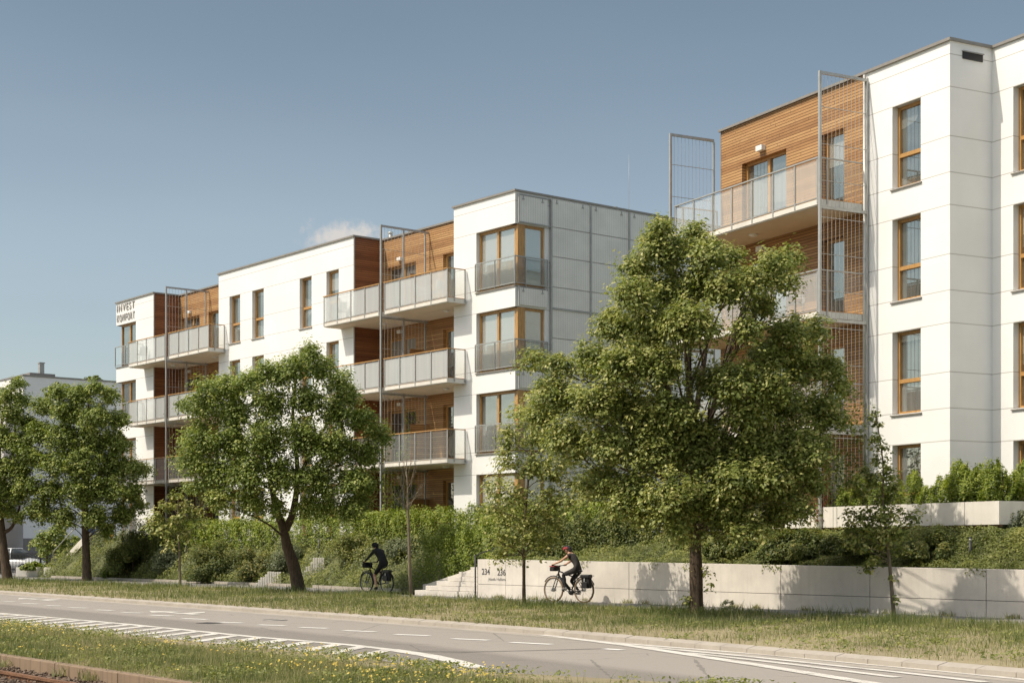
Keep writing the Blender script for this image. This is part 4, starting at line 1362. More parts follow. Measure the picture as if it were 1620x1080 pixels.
def limb(mb, a, b, ra, rb, sag=0.12, n=6):
    a, b = Vector(a), Vector(b); L = (b - a).length
    off = Vector((random.uniform(-1, 1), random.uniform(-1, 1), 0)) * L * 0.05
    pts = []
    for i in range(n + 1):
        t = i / n
        p = a.lerp(b, t) + Vector((0, 0, 1)) * (L * sag * math.sin(math.pi * t) * (0.5 - t) * 1.6) + off * math.sin(math.pi * t)
        pts.append(p)
    mb.tube(pts, [ra + (rb - ra) * (i / n) ** 0.8 for i in range(n + 1)], 7, cap=False)
    return pts


def tree(name, label, base, d, trunks, lobes,  leaf=0.10, dens=60, r0=0.17, mat='lime', barkm='bark', depth=0.75, per=30, spray=0.32, group=None, pale=0.12, extra=2, suckers=None, cat='tree', limbs=True, flat=0.85, yoff=0.0, shrink=0.9, skip=0.5):
    """lobes and trunk lines are (pixel x, pixel y, pixel radius) readings of the photograph, turned into metres at the tree's own distance"""
    B = at(base[0], base[1], d)
    root = tag(empty(name, (B.x, B.y, B.z)), label, cat, group)
    k = d / F
    loc = lambda px, py: Vector(((px - base[0]) * k, 0, (base[1] - py) * k))
    tb = MB(); forks = []
    for line in trunks:
        pts = [loc(p[0], p[1]) for p in line]
        for i, p in enumerate(pts): p.y = random.uniform(-0.05, 0.05) if i else 0
        if line is trunks[0]: pts[0].z -= 0.25
        sp = []
        for i in range(len(pts) - 1):
            p0, p1, p2, p3 = pts[max(i - 1, 0)], pts[i], pts[i + 1], pts[min(i + 2, len(pts) - 1)]
            for j in range(6):
                t = j / 6
                sp.append(0.5 * ((2 * p1) + (p2 - p0) * t + (2 * p0 - 5 * p1 + 4 * p2 - p3) * t * t + (3 * p1 - p0 - 3 * p2 + p3) * t ** 3))
        sp.append(pts[-1])
        ra, rb_ = line[0][2] * k, line[-1][2] * k
        rr = [ra + (rb_ - ra) * (i / (len(sp) - 1)) for i in range(len(sp))]
        if line is trunks[0]: rr[0] *= 1.5; rr[1] *= 1.22; rr[2] *= 1.08
        rr = [x * random.uniform(0.95, 1.06) for x in rr]
        tb.tube(sp, rr, 12, cap=False)
        forks += [(p, r) for p, r in list(zip(sp, rr))[len(sp) // 4:]]
    # crown lobes, pushed in depth so that the crown is as deep as it is wide
    xs = [(l[0] - base[0]) * k for l in lobes]
    cxm = sum(xs) / len(xs); half = max(abs(x - cxm) for x in xs) + 0.3
    L3 = []
    for l in lobes:
        c = loc(l[0], l[1]); r = l[2] * k * shrink
        zr = max(0.15, 1 - ((c.x - cxm) / half) ** 2) ** 0.5 * half * depth
        ys = [random.uniform(-0.35, 0.35) * zr] if extra < 2 else [-zr * random.uniform(0.45, 0.9), zr * random.uniform(0.35, 0.9)] + ([random.uniform(-.2, .2) * zr] if extra > 2 else [])
        for y in ys:
            q = at(l[0], l[1], d + y + yoff) - B
            L3.append((q.x + random.uniform(-.12, .12) * r, y + yoff, q.z + random.uniform(-.12, .12) * r, r * random.uniform(0.86, 1.08)))
    if limbs:
        for li, (x, y, z, r) in enumerate(L3):
            c = Vector((x, y, z))
            if extra == 2 and (li % 2 or skip > 0.6) and random.random() < skip: continue
            cand = [(f, rr) for f, rr in forks if f.z < c.z - 0.25 * math.hypot(c.x - f.x, c.y - f.y)] or forks[:3]
            f, rr = min(cand, key=lambda q: (q[0] - c).length + abs((c.z - q[0].z) - 0.55 * math.hypot(c.x - q[0].x, c.y - q[0].y)) * 0.6)
            ra = max(0.008, min(rr * 0.42, 0.008 * (c - f).length + 0.006))
            pts = limb(tb, f, c, ra, ra * 0.3)
            for q in range(3):
                e = c + Vector((random.gauss(0, 1), random.gauss(0, 1), random.gauss(0.2, .8))).normalized() * r * random.uniform(.6, 1.0)
                limb(tb, pts[random.randint(3, 5)], e, ra * 0.42, 0.004, 0.05, 4)
    tb.build('trunk', M[barkm], root)
    c, nn, s, t = lobe_leaves(L3, leaf, dens, spray, pale=pale, per=per, flat=flat)
    if suckers:
        c2, n2, s2, t2 = lobe_leaves([(loc(a, b).x, random.uniform(-.2, .1), loc(a, b).z, r * k) for a, b, r in suckers], leaf, dens * 0.5, spray * .7, pale=pale, per=8)
        c, nn, s, t = np.concatenate([c, c2]), np.concatenate([nn, n2]), np.concatenate([s, s2]), np.concatenate([t, t2])
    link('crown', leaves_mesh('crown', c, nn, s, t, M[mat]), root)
    return root


big = [(1045, 352, 20), (1030, 385, 26), (1005, 420, 26), (1060, 400, 30), (1095, 375, 26), (1120, 400, 28), (1155, 405, 24), (1000, 465, 32), (1050, 455, 36), (1100, 450, 38), (1150, 450, 34), (1195, 440, 22), (1225, 415, 26), (1250, 405, 16), (1240, 440, 18),
       (975, 510, 34), (1030, 510, 38), (1090, 510, 40), (1205, 478, 24), (1185, 520, 26), (1245, 520, 30), (1285, 520, 22), (935, 565, 32), (985, 570, 38), (880, 570, 24), (840, 562, 16), (1045, 575, 40), (1215, 560, 34), (1265, 570, 36), (1310, 580, 26), (1330, 605, 16),
       (880, 620, 38), (940, 630, 42), (1000, 640, 42), (1060, 645, 38), (1180, 640, 40), (1240, 640, 40), (1295, 640, 32), (1325, 660, 16), (850, 655, 26), (900, 690, 40), (965, 700, 42), (1030, 710, 40), (1090, 720, 40), (1150, 720, 42), (1215, 710, 42), (1275, 720, 34),
       (1290, 690, 26), (950, 760, 32), (1000, 770, 36), (1060, 775, 40), (1120, 775, 38), (1180, 770, 38), (1240, 765, 34), (1290, 765, 18), (1020, 810, 22), (1070, 812, 22), (1170, 815, 24), (1225, 808, 28), (1265, 800, 22), (975, 800, 18), (1200, 830, 18), (1100, 795, 34), (1135, 812, 26), (1070, 835, 16), (1145, 785, 32), (1045, 800, 28), (1110, 680, 36), (1130, 600, 34), (1085, 840, 14), (1160, 840, 14), (1170, 600, 34), (1225, 610, 30), (1190, 680, 36), (1250, 690, 32), (1160, 750, 34), (1210, 745, 34), (1080, 680, 36), (1040, 670, 36), (1265, 735, 28), (1075, 500, 34), (1010, 560, 34)]
tree('lime_tree', 'largest street lime tree, broad crown and upright trunk, before the retaining wall', (1102, 971), 36.4,
     [[(1102, 971, 11.5), (1101, 900, 11), (1099, 820, 10), (1098, 740, 9), (1092, 640, 7), (1085, 540, 5), (1070, 440, 3), (1050, 370, 1.5)], [(1098, 740, 6), (1130, 640, 5), (1150, 560, 4), (1180, 480, 2)], [(1098, 730, 5), (1060, 630, 4.5), (1040, 560, 3), (1030, 480, 2)], [(1095, 690, 5), (1115, 560, 4), (1120, 480, 2.5), (1115, 420, 1.5)]],
     big, 0.092, 640, suckers=[(1090, 945, 10), (1112, 900, 10), (1118, 925, 6), (1100, 958, 12), (1100, 850, 12)], depth=0.75, yoff=-1.2, spray=0.30, shrink=0.90)

mid = [(487, 555, 20), (465, 575, 24), (505, 580, 24), (440, 590, 24), (420, 585, 18), (395, 600, 26), (535, 600, 22), (550, 620, 22), (360, 610, 28), (330, 608, 18), (320, 640, 30), (290, 635, 12), (370, 650, 34), (430, 635, 34), (485, 630, 34), (530, 650, 32), (570, 660, 26), (595, 680, 18), (610, 690, 10),
       (315, 690, 34), (300, 725, 24), (365, 700, 38), (420, 690, 38), (480, 690, 38), (535, 700, 36), (580, 715, 26), (340, 745, 34), (390, 745, 38), (445, 745, 36), (500, 750, 38), (555, 755, 34), (580, 760, 20), (350, 785, 24), (400, 790, 30), (440, 800, 18), (510, 795, 26), (550, 800, 26), (485, 800, 20), (310, 765, 18), (565, 790, 18)]
tree('lime_tree', 'round crowned street tree with a leaning forked trunk behind the second cyclist', (473, 936), 55.6,
     [[(475, 936, 11), (466, 900, 9.5), (455, 865, 9), (449, 838, 8), (436, 800, 5.5), (428, 760, 4), (420, 700, 2.5)], [(450, 840, 6.5), (462, 815, 6), (470, 770, 5), (469, 720, 4.5), (463, 650, 3), (470, 590, 1.5)], [(470, 760, 3.5), (500, 700, 3), (530, 650, 1.5)]],
     mid, 0.108, 330, mat='maple', depth=0.42, pale=0.10, yoff=-2.0, spray=0.34, shrink=0.88, skip=0.72)

left3 = [(150, 612, 16), (125, 622, 20), (90, 620, 20), (175, 625, 16), (70, 640, 18), (110, 650, 26), (150, 655, 28), (185, 660, 18), (60, 680, 26), (100, 690, 30), (145, 695, 30), (185, 700, 26), (45, 720, 24), (85, 730, 30), (130, 735, 32), (175, 735, 30), (210, 735, 20), (228, 740, 10), (40, 765, 24), (80, 775, 28), (125, 775, 30), (170, 775, 28), (210, 775, 22), (60, 805, 22), (100, 815, 22), (150, 815, 24), (195, 810, 22), (220, 800, 12), (170, 835, 16)]
tree('maple_tree', 'street maple with straight trunk and dense crown beside the concrete planters', (137, 918), 75, [[(138, 918, 7.5), (136, 870, 6.5), (134, 820, 6), (137, 750, 4.5), (135, 690, 3), (140, 640, 1.5)], [(135, 800, 4), (110, 740, 3), (90, 680, 1.5)], [(135, 780, 4), (170, 730, 3), (180, 680, 1.5)]],
     left3, 0.125, 320, mat='maple', depth=0.8)
left4 = [(28, 605, 14), (35, 630, 14), (10, 625, 18), (20, 655, 20), (-20, 640, 24), (42, 668, 14), (0, 690, 26), (30, 700, 22), (-40, 690, 30), (5, 735, 26), (32, 745, 18), (-30, 740, 30), (0, 775, 24), (28, 785, 16), (-30, 790, 28), (10, 805, 16), (30, 815, 10), (-60, 730, 26)]
tree('maple_tree', 'street maple with a slanting trunk at the edge beside the white car', (13, 917), 76, [[(13, 917, 8), (6, 870, 6.5), (1, 820, 6), (-3, 760, 4.5), (0, 690, 3), (8, 640, 1.5)], [(6, 842, 3.5), (20, 832, 3), (32, 800, 1.5)], [(-2, 780, 3), (20, 720, 2), (25, 650, 1)]], left4, 0.125, 320, mat='maple', depth=0.8)

# young trees of the verge
tree('young_lime_tree', 'young lime with slim dark trunk and pale low crown beside the red helmeted cyclist', (829, 959), 41.5, [[(829, 959, 3.0), (829, 880, 2.8), (832, 800, 2.4), (840, 720, 1.8), (850, 640, 1)]],
     [(850, 628, 18), (825, 650, 20), (875, 650, 22), (805, 690, 22), (845, 690, 26), (885, 695, 26), (905, 720, 20), (800, 725, 24), (840, 735, 28), (880, 745, 26), (910, 760, 18), (785, 765, 20), (820, 780, 26), (860, 785, 26), (895, 790, 20), (780, 800, 16), (800, 820, 24), (840, 825, 26), (875, 820, 20), (785, 850, 16), (810, 860, 20), (845, 858, 20), (870, 845, 14), (790, 875, 8)],
     0.10, 210, mat='lime', barkm='bark', depth=0.7, pale=0.22, extra=2)
tree('young_lime_tree', 'thin leaning young lime with a sparse crown before the shaded part of the retaining wall', (1416, 978), 34.3, [[(1416, 978, 3.4), (1408, 900, 3.0), (1402, 840, 2.6), (1397, 790, 2.0), (1396, 730, 1.5), (1385, 650, 0.7)]],
     [(1383, 652, 8), (1388, 668, 8), (1376, 664, 5), (1387, 690, 10), (1380, 700, 8), (1397, 708, 10), (1392, 725, 14), (1370, 745, 12), (1350, 760, 14), (1405, 745, 14), (1385, 760, 20), (1410, 770, 16), (1360, 775, 14), (1400, 790, 14), (1425, 785, 8), (1345, 810, 10), (1365, 812, 14), (1390, 815, 16), (1415, 812, 16), (1440, 815, 12), (1455, 806, 6), (1350, 835, 14), (1375, 840, 16), (1400, 840, 18), (1425, 840, 16), (1345, 858, 12), (1365, 862, 12), (1395, 865, 12), (1428, 868, 8), (1380, 885, 10), (1376, 897, 8), (1342, 838, 8)],
     0.10, 430, mat='lime', barkm='bark_y', depth=0.5, extra=1, pale=0.16, per=12, suckers=[(1408, 912, 3), (1416, 945, 3)], spray=0.2)
tree('young_lime_tree', 'young lime with a thin stake-like trunk between the round bushes and the grass', (285, 924), 66, [[(285, 924, 2.2), (284, 880, 2.0), (282, 840, 1.6), (282, 790, 1)]],
     [(283, 782, 12), (265, 800, 14), (298, 800, 14), (250, 818, 14), (280, 815, 16), (310, 815, 14), (240, 832, 12), (262, 838, 14), (292, 838, 14), (318, 832, 10), (268, 860, 10), (298, 852, 8)],
     0.15, 130, mat='lime', barkm='bark_y', depth=0.7, extra=1, pale=0.3)
tree('young_maple_tree', 'small pale green tree growing behind the concrete planters', (88, 905), 88, [[(75, 905, 2), (75, 880, 1.8), (80, 850, 1)], [(82, 885, 1.2), (95, 855, .8)]],
     [(70, 845, 12), (90, 842, 14), (60, 855, 10), (80, 860, 14), (100, 858, 14), (112, 865, 10), (95, 875, 10), (70, 872, 10), (118, 850, 10)], 0.18, 110, mat='maple', depth=0.8, extra=2, pale=0.2)
# leafless sapling
Bp = at(650.5, 943.5, 49.6); kk = 49.6 / F
bs = tag(empty('bare_sapling', (Bp.x, Bp.y, 0)), 'leafless dead sapling with a pale thin trunk between the two cyclists', 'tree')
L = lambda px, py, y=0: Vector(((px - 650.5) * kk, y, (943.5 - py) * kk))
tb = MB()
tb.tube([L(651, 950), L(648, 900), L(647, 850), L(645, 800), L(645, 770), L(643, 740), L(644, 715)], [0.06, .052, .046, .038, .026, .014, .006], 9)
for (px, py, ex, ey) in ((645, 803, 622, 775), (645, 800, 612, 778), (645, 798, 668, 770), (645, 792, 630, 752), (645, 788, 676, 766), (645, 785, 658, 745), (645, 780, 622, 757), (645, 772, 656, 738), (645, 770, 634, 740), (645, 805, 660, 782), (645, 806, 634, 786), (645, 795, 672, 781), (644, 760, 652, 730), (644, 755, 637, 728)):
    pts = limb(tb, L(px, py), L(ex, ey, random.uniform(-.5, .5)), 0.013, 0.005, -0.25)
    for q in range(3):
        e = pts[-1 - q] + Vector((random.uniform(-.15, .15), random.uniform(-.15, .15), random.uniform(.05, .25))); limb(tb, pts[-2 - q], e, 0.006, 0.003, 0, 3)
tb.build('trunk', M['bark_y'], bs)


def plant(name, label, pos, vol, leaf_, n, mat, cat, group=None, stems=0, up=0.5, kind=None, rz=0, pale=0.08, mesh=None):
    """leaves spread through a volume function vol(n) -> points, outward normals, tint offset"""
    root = tag(empty(name, pos, rz), label, cat, group)
    p, nn, toff = vol(n)
    nn = nn + np.array([0, 0, up]) + rng.normal(size=(len(p), 3)) * 0.45
    t = np.clip(0.42 + toff + rng.normal(size=len(p)) * 0.14, 0, 0.9)
    t = np.where(rng.uniform(size=len(p)) < pale, 0.95, t)
    link('foliage', leaves_mesh('foliage', p, nn, leaf_ * rng.uniform(0.6, 1.3, len(p)), t, M[mat], aspect=0.55), root)
    if stems:
        tb = MB(); zmax = float(p[:, 2].max())
        for i in range(stems):
            q = p[rng.integers(len(p))]
            tb.tube([(q[0] * .25, q[1] * .25, -0.15), (q[0] * .55, q[1] * .55, q[2] * .5), (q[0], q[1], q[2])], [0.03, 0.018, 0.006], 6)
        tb.build('stem', M['bark'], root)
    return root


def dome(rx, ry, h, clumps=26, cs=0.3):
    """a bushy mound made of many small clumps"""
    def f(n):
        cl = unit(clumps); cl[:, 2] = np.abs(cl[:, 2]) * 1.0
        cc = cl * np.array([rx, ry, h]) * rng.uniform(0.55, 0.95, (clumps, 1)); co = rng.normal(size=clumps) * 0.12
        i = rng.integers(clumps, size=n)
        d = unit(n)
        p = cc[i] + d * cs * (rx + ry + h) / 3 * rng.uniform(0.3, 1.1, (n, 1)) ** 0.6
        p[:, 2] = np.maximum(p[:, 2], 0.02)
        out = norm(p / np.array([rx, ry, h]))
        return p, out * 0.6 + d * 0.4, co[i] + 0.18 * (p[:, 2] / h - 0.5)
    return f


def bush(name, label, px, ytop, w, t, mat, n, leaf_, dy=0.8, pale=0.06):
    """px, ytop and w are photo readings of the bush's middle, top and width; t is where it stands on the bank"""
    s_ = LF.s(px, t); B = LF.w(s_, t); B.z = bank_z(s_, t); k = B.y / F
    h = max(0.3, at(px, ytop, B.y).z - B.z)
    return plant(name, label, (B.x, B.y, B.z - 0.08), dome(w * k * 0.47, dy, h * 0.95, clumps=34, cs=0.26), leaf_, n, mat, 'bush', stems=8, pale=pale)


bush('round_bush', 'dark rounded bush on the bank just right of the straight trunked maple', 214, 839, 100, -2.5, 'shrub', 17000, 0.10, 1.2)
bush('low_bush', 'bright green low plant spilling out at the front of the dark rounded bush', 180, 880, 38, -2.7, 'yew', 3500, 0.10, 0.6)
bush('round_bush', 'dark rounded bush left of the leaning forked trunk, with shaded right side', 335, 848, 96, -2.75, 'shrub', 17000, 0.10, 1.1)
bush('round_bush', 'olive brown rounded bush touching the dark bush near the leaning trunk', 405, 852, 66, -2.7, 'shrub', 9500, 0.10, 0.9, 0.3)
bush('silver_bush', 'grey green feathery bush behind the bollard light and the round bushes', 270, 854, 60, -2.2, 'silver', 6500, 0.09, 0.8)
bush('silver_bush', 'grey green bush on the bank above the lower palisade posts', 455, 846, 66, -2.3, 'silver', 6500, 0.08, 0.8)
bush('silver_bush', 'grey green bush on the bank between the cyclist in black and the bare sapling', 640, 842, 70, -2.3, 'silver', 7500, 0.08, 0.7)
bush('green_bush', 'mid green spreading bush on the bank above and left of the cyclist in black', 560, 840, 110, -2.1, 'cover', 9000, 0.08, 0.9)
bush('shaded_shrub', 'dark leafy shrub above the wall just right of the largest tree trunk', 1165, 832, 120, -4.6, 'shrub', 16000, 0.085, 0.75)
bush('shaded_shrub', 'dark leafy shrub above the wall below the right edge of the big crown', 1262, 826, 130, -4.8, 'shrub', 18000, 0.085, 0.75)
bush('shaded_shrub', 'dark leafy shrub behind the sparse crown of the thin leaning lime', 1372, 828, 150, -4.8, 'shrub', 20000, 0.085, 0.8)
bush('shaded_shrub', 'dark leafy shrub below the parapet, left of the last bollard light', 1480, 836, 120, -4.9, 'shrub', 16000, 0.085, 0.6)
B_ = RF.w(RF.s(1600, TP - 0.25), TP - 0.25, 1.75)
plant('silver_bush', 'pale silvery bush against the shaded end of the terrace parapet', tuple(LF.w(*LF.loc(11.75, 36.9), 1.78)), dome(0.36, 0.3, 0.62), 0.06, 3500, 'silver', 'bush', stems=4)


def ribbon(pts, width, zfun, ztop, jitter=0.12, bump=0.22):
    """a hedge: leaves in a band that follows plan points; denser toward front, top and tips"""
    P = [Vector(p) for p in pts]
    seg = [(b - a).length for a, b in zip(P, P[1:])]; tot = sum(seg); cum = np.cumsum([0] + seg)
    px = np.array([[p.x, p.y] for p in P])

    def f(n):
        u = rng.uniform(0, tot, n)
        x = np.interp(u, cum, px[:, 0]); y = np.interp(u, cum, px[:, 1])
        i = np.clip(np.searchsorted(cum, u) - 1, 0, len(seg) - 1)
        dirs = np.array([(b - a).normalized()[:2] for a, b in zip(P, P[1:])])[i]
        nx = np.stack([dirs[:, 1], -dirs[:, 0]], 1)
        v = rng.uniform(-1, 1, n)
        prof = 1 + bump * (np.sin(u * 5.3 + 1.7 * np.sin(u * 1.9)) * 0.5 + 0.5 * np.sin(u * 11.0 + 3 * np.sin(u * 2.7)))
        h = rng.uniform(0, 1, n) ** 0.75
        face = rng.uniform(size=n) < 0.62
        v = np.where(face, np.sign(v) * (0.72 + 0.28 * np.abs(v)), v)
        h = np.where(face, h, 0.72 + 0.28 * h)
        z0 = np.array([zfun(a) for a in u]); z1 = np.array([ztop(a) for a in u])
        H = (z1 - z0) * prof / (1 + bump * 0.5)
        lump = 0.16 * np.sin(u * 6.1 + h * 4.0) + 0.12 * np.sin(u * 13 + h * 9)
        w = width * 0.5 * (1 + lump) * (1 - 0.25 * h ** 3)
        p = np.stack([x + nx[:, 0] * v * w, y + nx[:, 1] * v * w, z0 + h * H], 1) + rng.normal(size=(n, 3)) * jitter * 0.35
        out = np.stack([nx[:, 0] * v, nx[:, 1] * v, h - 0.2], 1)
        return p, out, 0.14 * (h - 0.4) + 0.5 * lump
    return f


def hedge(name, label, pts, width, z0, z1, n, mat='yew', leaf_=0.085, pale=0.08, bump=0.22):
    o = Vector((pts[0][0], pts[0][1], 0))
    rel = [(p[0] - o.x, p[1] - o.y, 0) for p in pts]
    f0 = z0 if callable(z0) else (lambda u: z0); f1 = z1 if callable(z1) else (lambda u: z1)
    return plant(name, label, (o.x, o.y, 0), ribbon(rel, width, f0, f1, bump=bump), leaf_, n, mat, 'hedge', pale=pale)


def lpt(px, t): return LF.w(LF.s(px, t), t)


hedge('leafy_hedge', 'bright green hedge along the left building behind the cyclist in black', [lpt(x, -1.3) for x in (470, 540, 620, 700, 770)], 1.0, 1.55, 3.02, 30000)
hedge('leafy_hedge', 'bright green hedge at the far left building seen beneath the round crowned tree', [lpt(x, -1.25) for x in (225, 300, 380, 455)], 0.9, 1.4, 2.85, 24000, leaf_=0.1)
hedge('leafy_hedge', 'bright green hedge beyond the retaining wall between the two lime trunks', [lpt(x, -1.9) for x in (780, 860, 930, 1010)], 1.2, 1.5, 3.05, 26000)
hedge('yew_hedge', 'dark tall evergreen hedge in shade beside the concrete stairs', [LF.w(s, t) for s, t in ((-0.2, -3.7), (1.2, -3.8), (3.0, -3.8), (5.2, -3.6))], 1.1, lambda u: 0.15 + 0.16 * u, lambda u: 2.05 + 0.10 * u, 30000, 'yew', 0.075, 0.02)
hedge('yew_hedge', 'dark evergreen hedge above the wall behind the cyclist in the red helmet', [LF.w(s, t) for s, t in ((5.6, -4.6), (7.5, -4.3), (9.3, -3.7), (10.6, -3.0))], 0.9, 1.0, lambda u: 2.35 + 0.06 * u, 22000, 'shrub', 0.085, 0.04)
hedge('leafy_hedge', 'small hedge beside the left stairs behind the dark rounded bush', [lpt(x, -2.0) for x in (196, 230, 262)], 0.8, 1.0, 2.3, 7000, 'shrub', 0.1)

# columnar yews standing along the terrace
protos = []


def yew_vol(h, r):
    def f(n):
        u = rng.uniform(0, 1, n) ** 0.85; th = rng.uniform(0, 2 * math.pi, n)
        k = 6; lob = 0.25 * np.sin(th * 3 + u * 5) + 0.2 * np.sin(th * 5 - u * 9)
        rad = r * (0.55 + 0.6 * np.sin(np.pi * np.clip(u * 0.86 + 0.1, 0, 1))) * (1 + lob) * rng.uniform(0.35, 1.0, n) ** 0.5
        tips = rng.uniform(size=n) < 0.12
        z = u * h * (1 + 0.10 * np.sin(th * 2 + 1.0)) + np.where(tips, 0.12 * rng.uniform(size=n), 0)
        p = np.stack([rad * np.cos(th), rad * np.sin(th), z], 1) + rng.normal(size=(n, 3)) * 0.02
        return p, np.stack([np.cos(th), np.sin(th), 0.4 + 0 * th], 1), 0.30 * (u - 0.5) + 0.3 * lob
    return f


for i in range(3):
    protos.append(plant('columnar_yew', 'x', (0, 0, 0), yew_vol((1.42, 1.6, 1.28)[i], 0.31), 0.07, 4200, 'yew', 'shrub', stems=5, pale=0.05))
ye = [(1338, 0.85), (1362, 0.95), (1392, 0.9), (1418, 0.8), (1447, 0.95), (1470, 0.85), (1494, 1.0), (1517, 1.1), (1537, 1.25), (1555, 1.05), (1573, 1.0), (0.85, 1.1), (1.4, 1.15), (2.25, 1.2), (3.0, 1.15)]
ylab = 'bushy columnar yew in the row of yews on the raised terrace behind the white parapet'
for i, (px, sc) in enumerate(ye):
    t = TP + 0.62 + 0.12 * math.sin(i * 2.3)
    p = RF.w(RF.s(px, t), t, 2.28) if px > 9 else RF.w(e1 - 0.55, TP + px, 2.28)
    o = protos[i % 3] if i < 3 else copy_tree(protos[i % 3])
    o.location = p; o.rotation_euler = (0, 0, i * 1.9); o.scale = (0.85 * sc, 0.85 * sc, sc * random.uniform(.66, .78))
    tag(o, ylab, 'shrub', 'columnar yews along the terrace')


def climber(label, fr, s, t0, t1, z0, z1, n, mat='yew'):
    def f(m):
        u = rng.uniform(0, 1, m) ** 1.5
        st = rng.integers(5, size=m)
        y = t0 + (t1 - t0) * (st + 0.5) / 5 + rng.normal(size=m) * 0.10
        keep = rng.uniform(size=m)
        z = z0 + (z1 - z0) * u * (0.55 + 0.45 * np.sin(st * 2.4 + 1) ** 2)
        p = np.stack([rng.normal(size=m) * 0.07, y, z], 1)
        return p, rng.normal(size=(m, 3)), 0.1 * rng.normal(size=m)
    B = fr.w(s, 0)
    return plant('climbing_plant', label, (B.x, B.y, 0), f, 0.10, n, mat, 'climber', rz=fr.rz)


climber('green climber on the lower wires of the middle trellis of the left building', LF, LF.s(603.5, -PB) - 0.06, -0.8, 0.9, 1.8, 7.4, 2600)
climber('green climber at the foot of the trellis by the lettered block', LF, LF.s(264, -PB) - 0.06, -0.8, 1.0, 1.8, 9.4, 2200, 'shrub')
climber('leafy climber on the wires beside the white wall of the right building', RF, RF.s(1296.3, -PR) + 0.13, -1.5, -0.2, 1.9, 6.0, 1500, 'shrub')
climber('russet leaved climber at the foot of the right trellis', RF, RF.s(1300, -PR) - 0.15, -1.7, -1.3, 2.2, 4.3, 500, 'redleaf')

# ---- ground cover on the bank (uncountable)


def cover_pts(n, s0, s1, f0, f1):
    s = rng.uniform(s0, s1, n); k = rng.uniform(f0, f1, n)
    t = np.array([lerp_tab(T0, a) for a in s]) + np.array([lerp_tab(TW, a) for a in s]) * k
    z = np.array([bank_z(a, b) for a, b in zip(s, t)])
    x = LF.O.x + LF.u.x * s + LF.n.x * t; y = LF.O.y + LF.u.y * s + LF.n.y * t
    return x, y, z, s, t


def cover(n, s0, s1, f0, f1, mat, leaf_, hgt, label, seed, thresh=-0.25):
    x, y, z, s, t = cover_pts(n, s0, s1, f0, f1)
    lump = np.sin(s * 1.7 + seed) * np.sin(t * 2.3 + seed * 2) + 0.5 * np.sin(s * 4.1 - t * 3.3 + seed) + 0.35 * np.sin(s * 9.0 + t * 7 + seed)
    keep = lump > thresh - 0.5 * rng.uniform(size=n)
    h = rng.uniform(0, 1, n) ** 0.7 * hgt * np.clip(0.55 + 0.45 * lump, 0.12, 1.4)
    p = np.stack([x, y, z + h], 1)[keep]
    nn = np.array([-.25, -.35, 0.85]) + rng.normal(size=(len(p), 3)) * 0.45
    tt = 0.36 + 0.16 * lump[keep] + 0.25 * (h[keep] / hgt - 0.4) + rng.normal(size=len(p)) * 0.12
    o = link('ground_cover', leaves_mesh('ground_cover', p, nn, leaf_ * rng.uniform(.6, 1.3, len(p)), tt, M[mat], 0.6))
    return tag(o, label, 'ground cover', kind='stuff')


cover(60000, -37, -0.5, 0.0, 1.15, 'cover', 0.085, 0.55, 'low green ground cover on the left bank below the hedge', 0.3)
cover(20000, -34, -1, 0.1, 1.1, 'silver', 0.08, 0.62, 'grey green low plants scattered on the left bank', 2.1, 0.45)
cover(20000, 17, 29, 0.6, 3.0, 'cover', 0.06, 0.22, 'fine green carpet of ground cover below the terrace parapet', 2.2, -0.9)
cover(60000, 5.75, 27, -0.01, 1.1, 'cover', 0.06, 0.22, 'fine green carpet of ground cover above the retaining wall', 1.2, -1.3)
# trailing bits over the wall edge
n = 900
s = rng.uniform(5.8, 24, n); s = s[np.sin(s * 1.9) + np.sin(s * 4.3 + 1) > 0.9]; m_ = len(s)
dz = rng.uniform(0, 1, m_) ** 1.5 * 0.22
p = np.stack([LF.O.x + LF.u.x * s + LF.n.x * (WALL_T - 0.03), LF.O.y + LF.u.y * s + LF.n.y * (WALL_T - 0.03), np.array([wtop(a - 5.4) for a in s]) + 0.04 - dz], 1)
o = link('trailing_foliage', leaves_mesh('trailing_foliage', p, np.array([-.6, -.5, .3]) + rng.normal(size=(m_, 3)) * .4, 0.06 * rng.uniform(.6, 1.3, m_), rng.uniform(.2, .6, m_), M['cover']))
tag(o, 'sprigs trailing over the top of the retaining wall', 'foliage', kind='stuff')


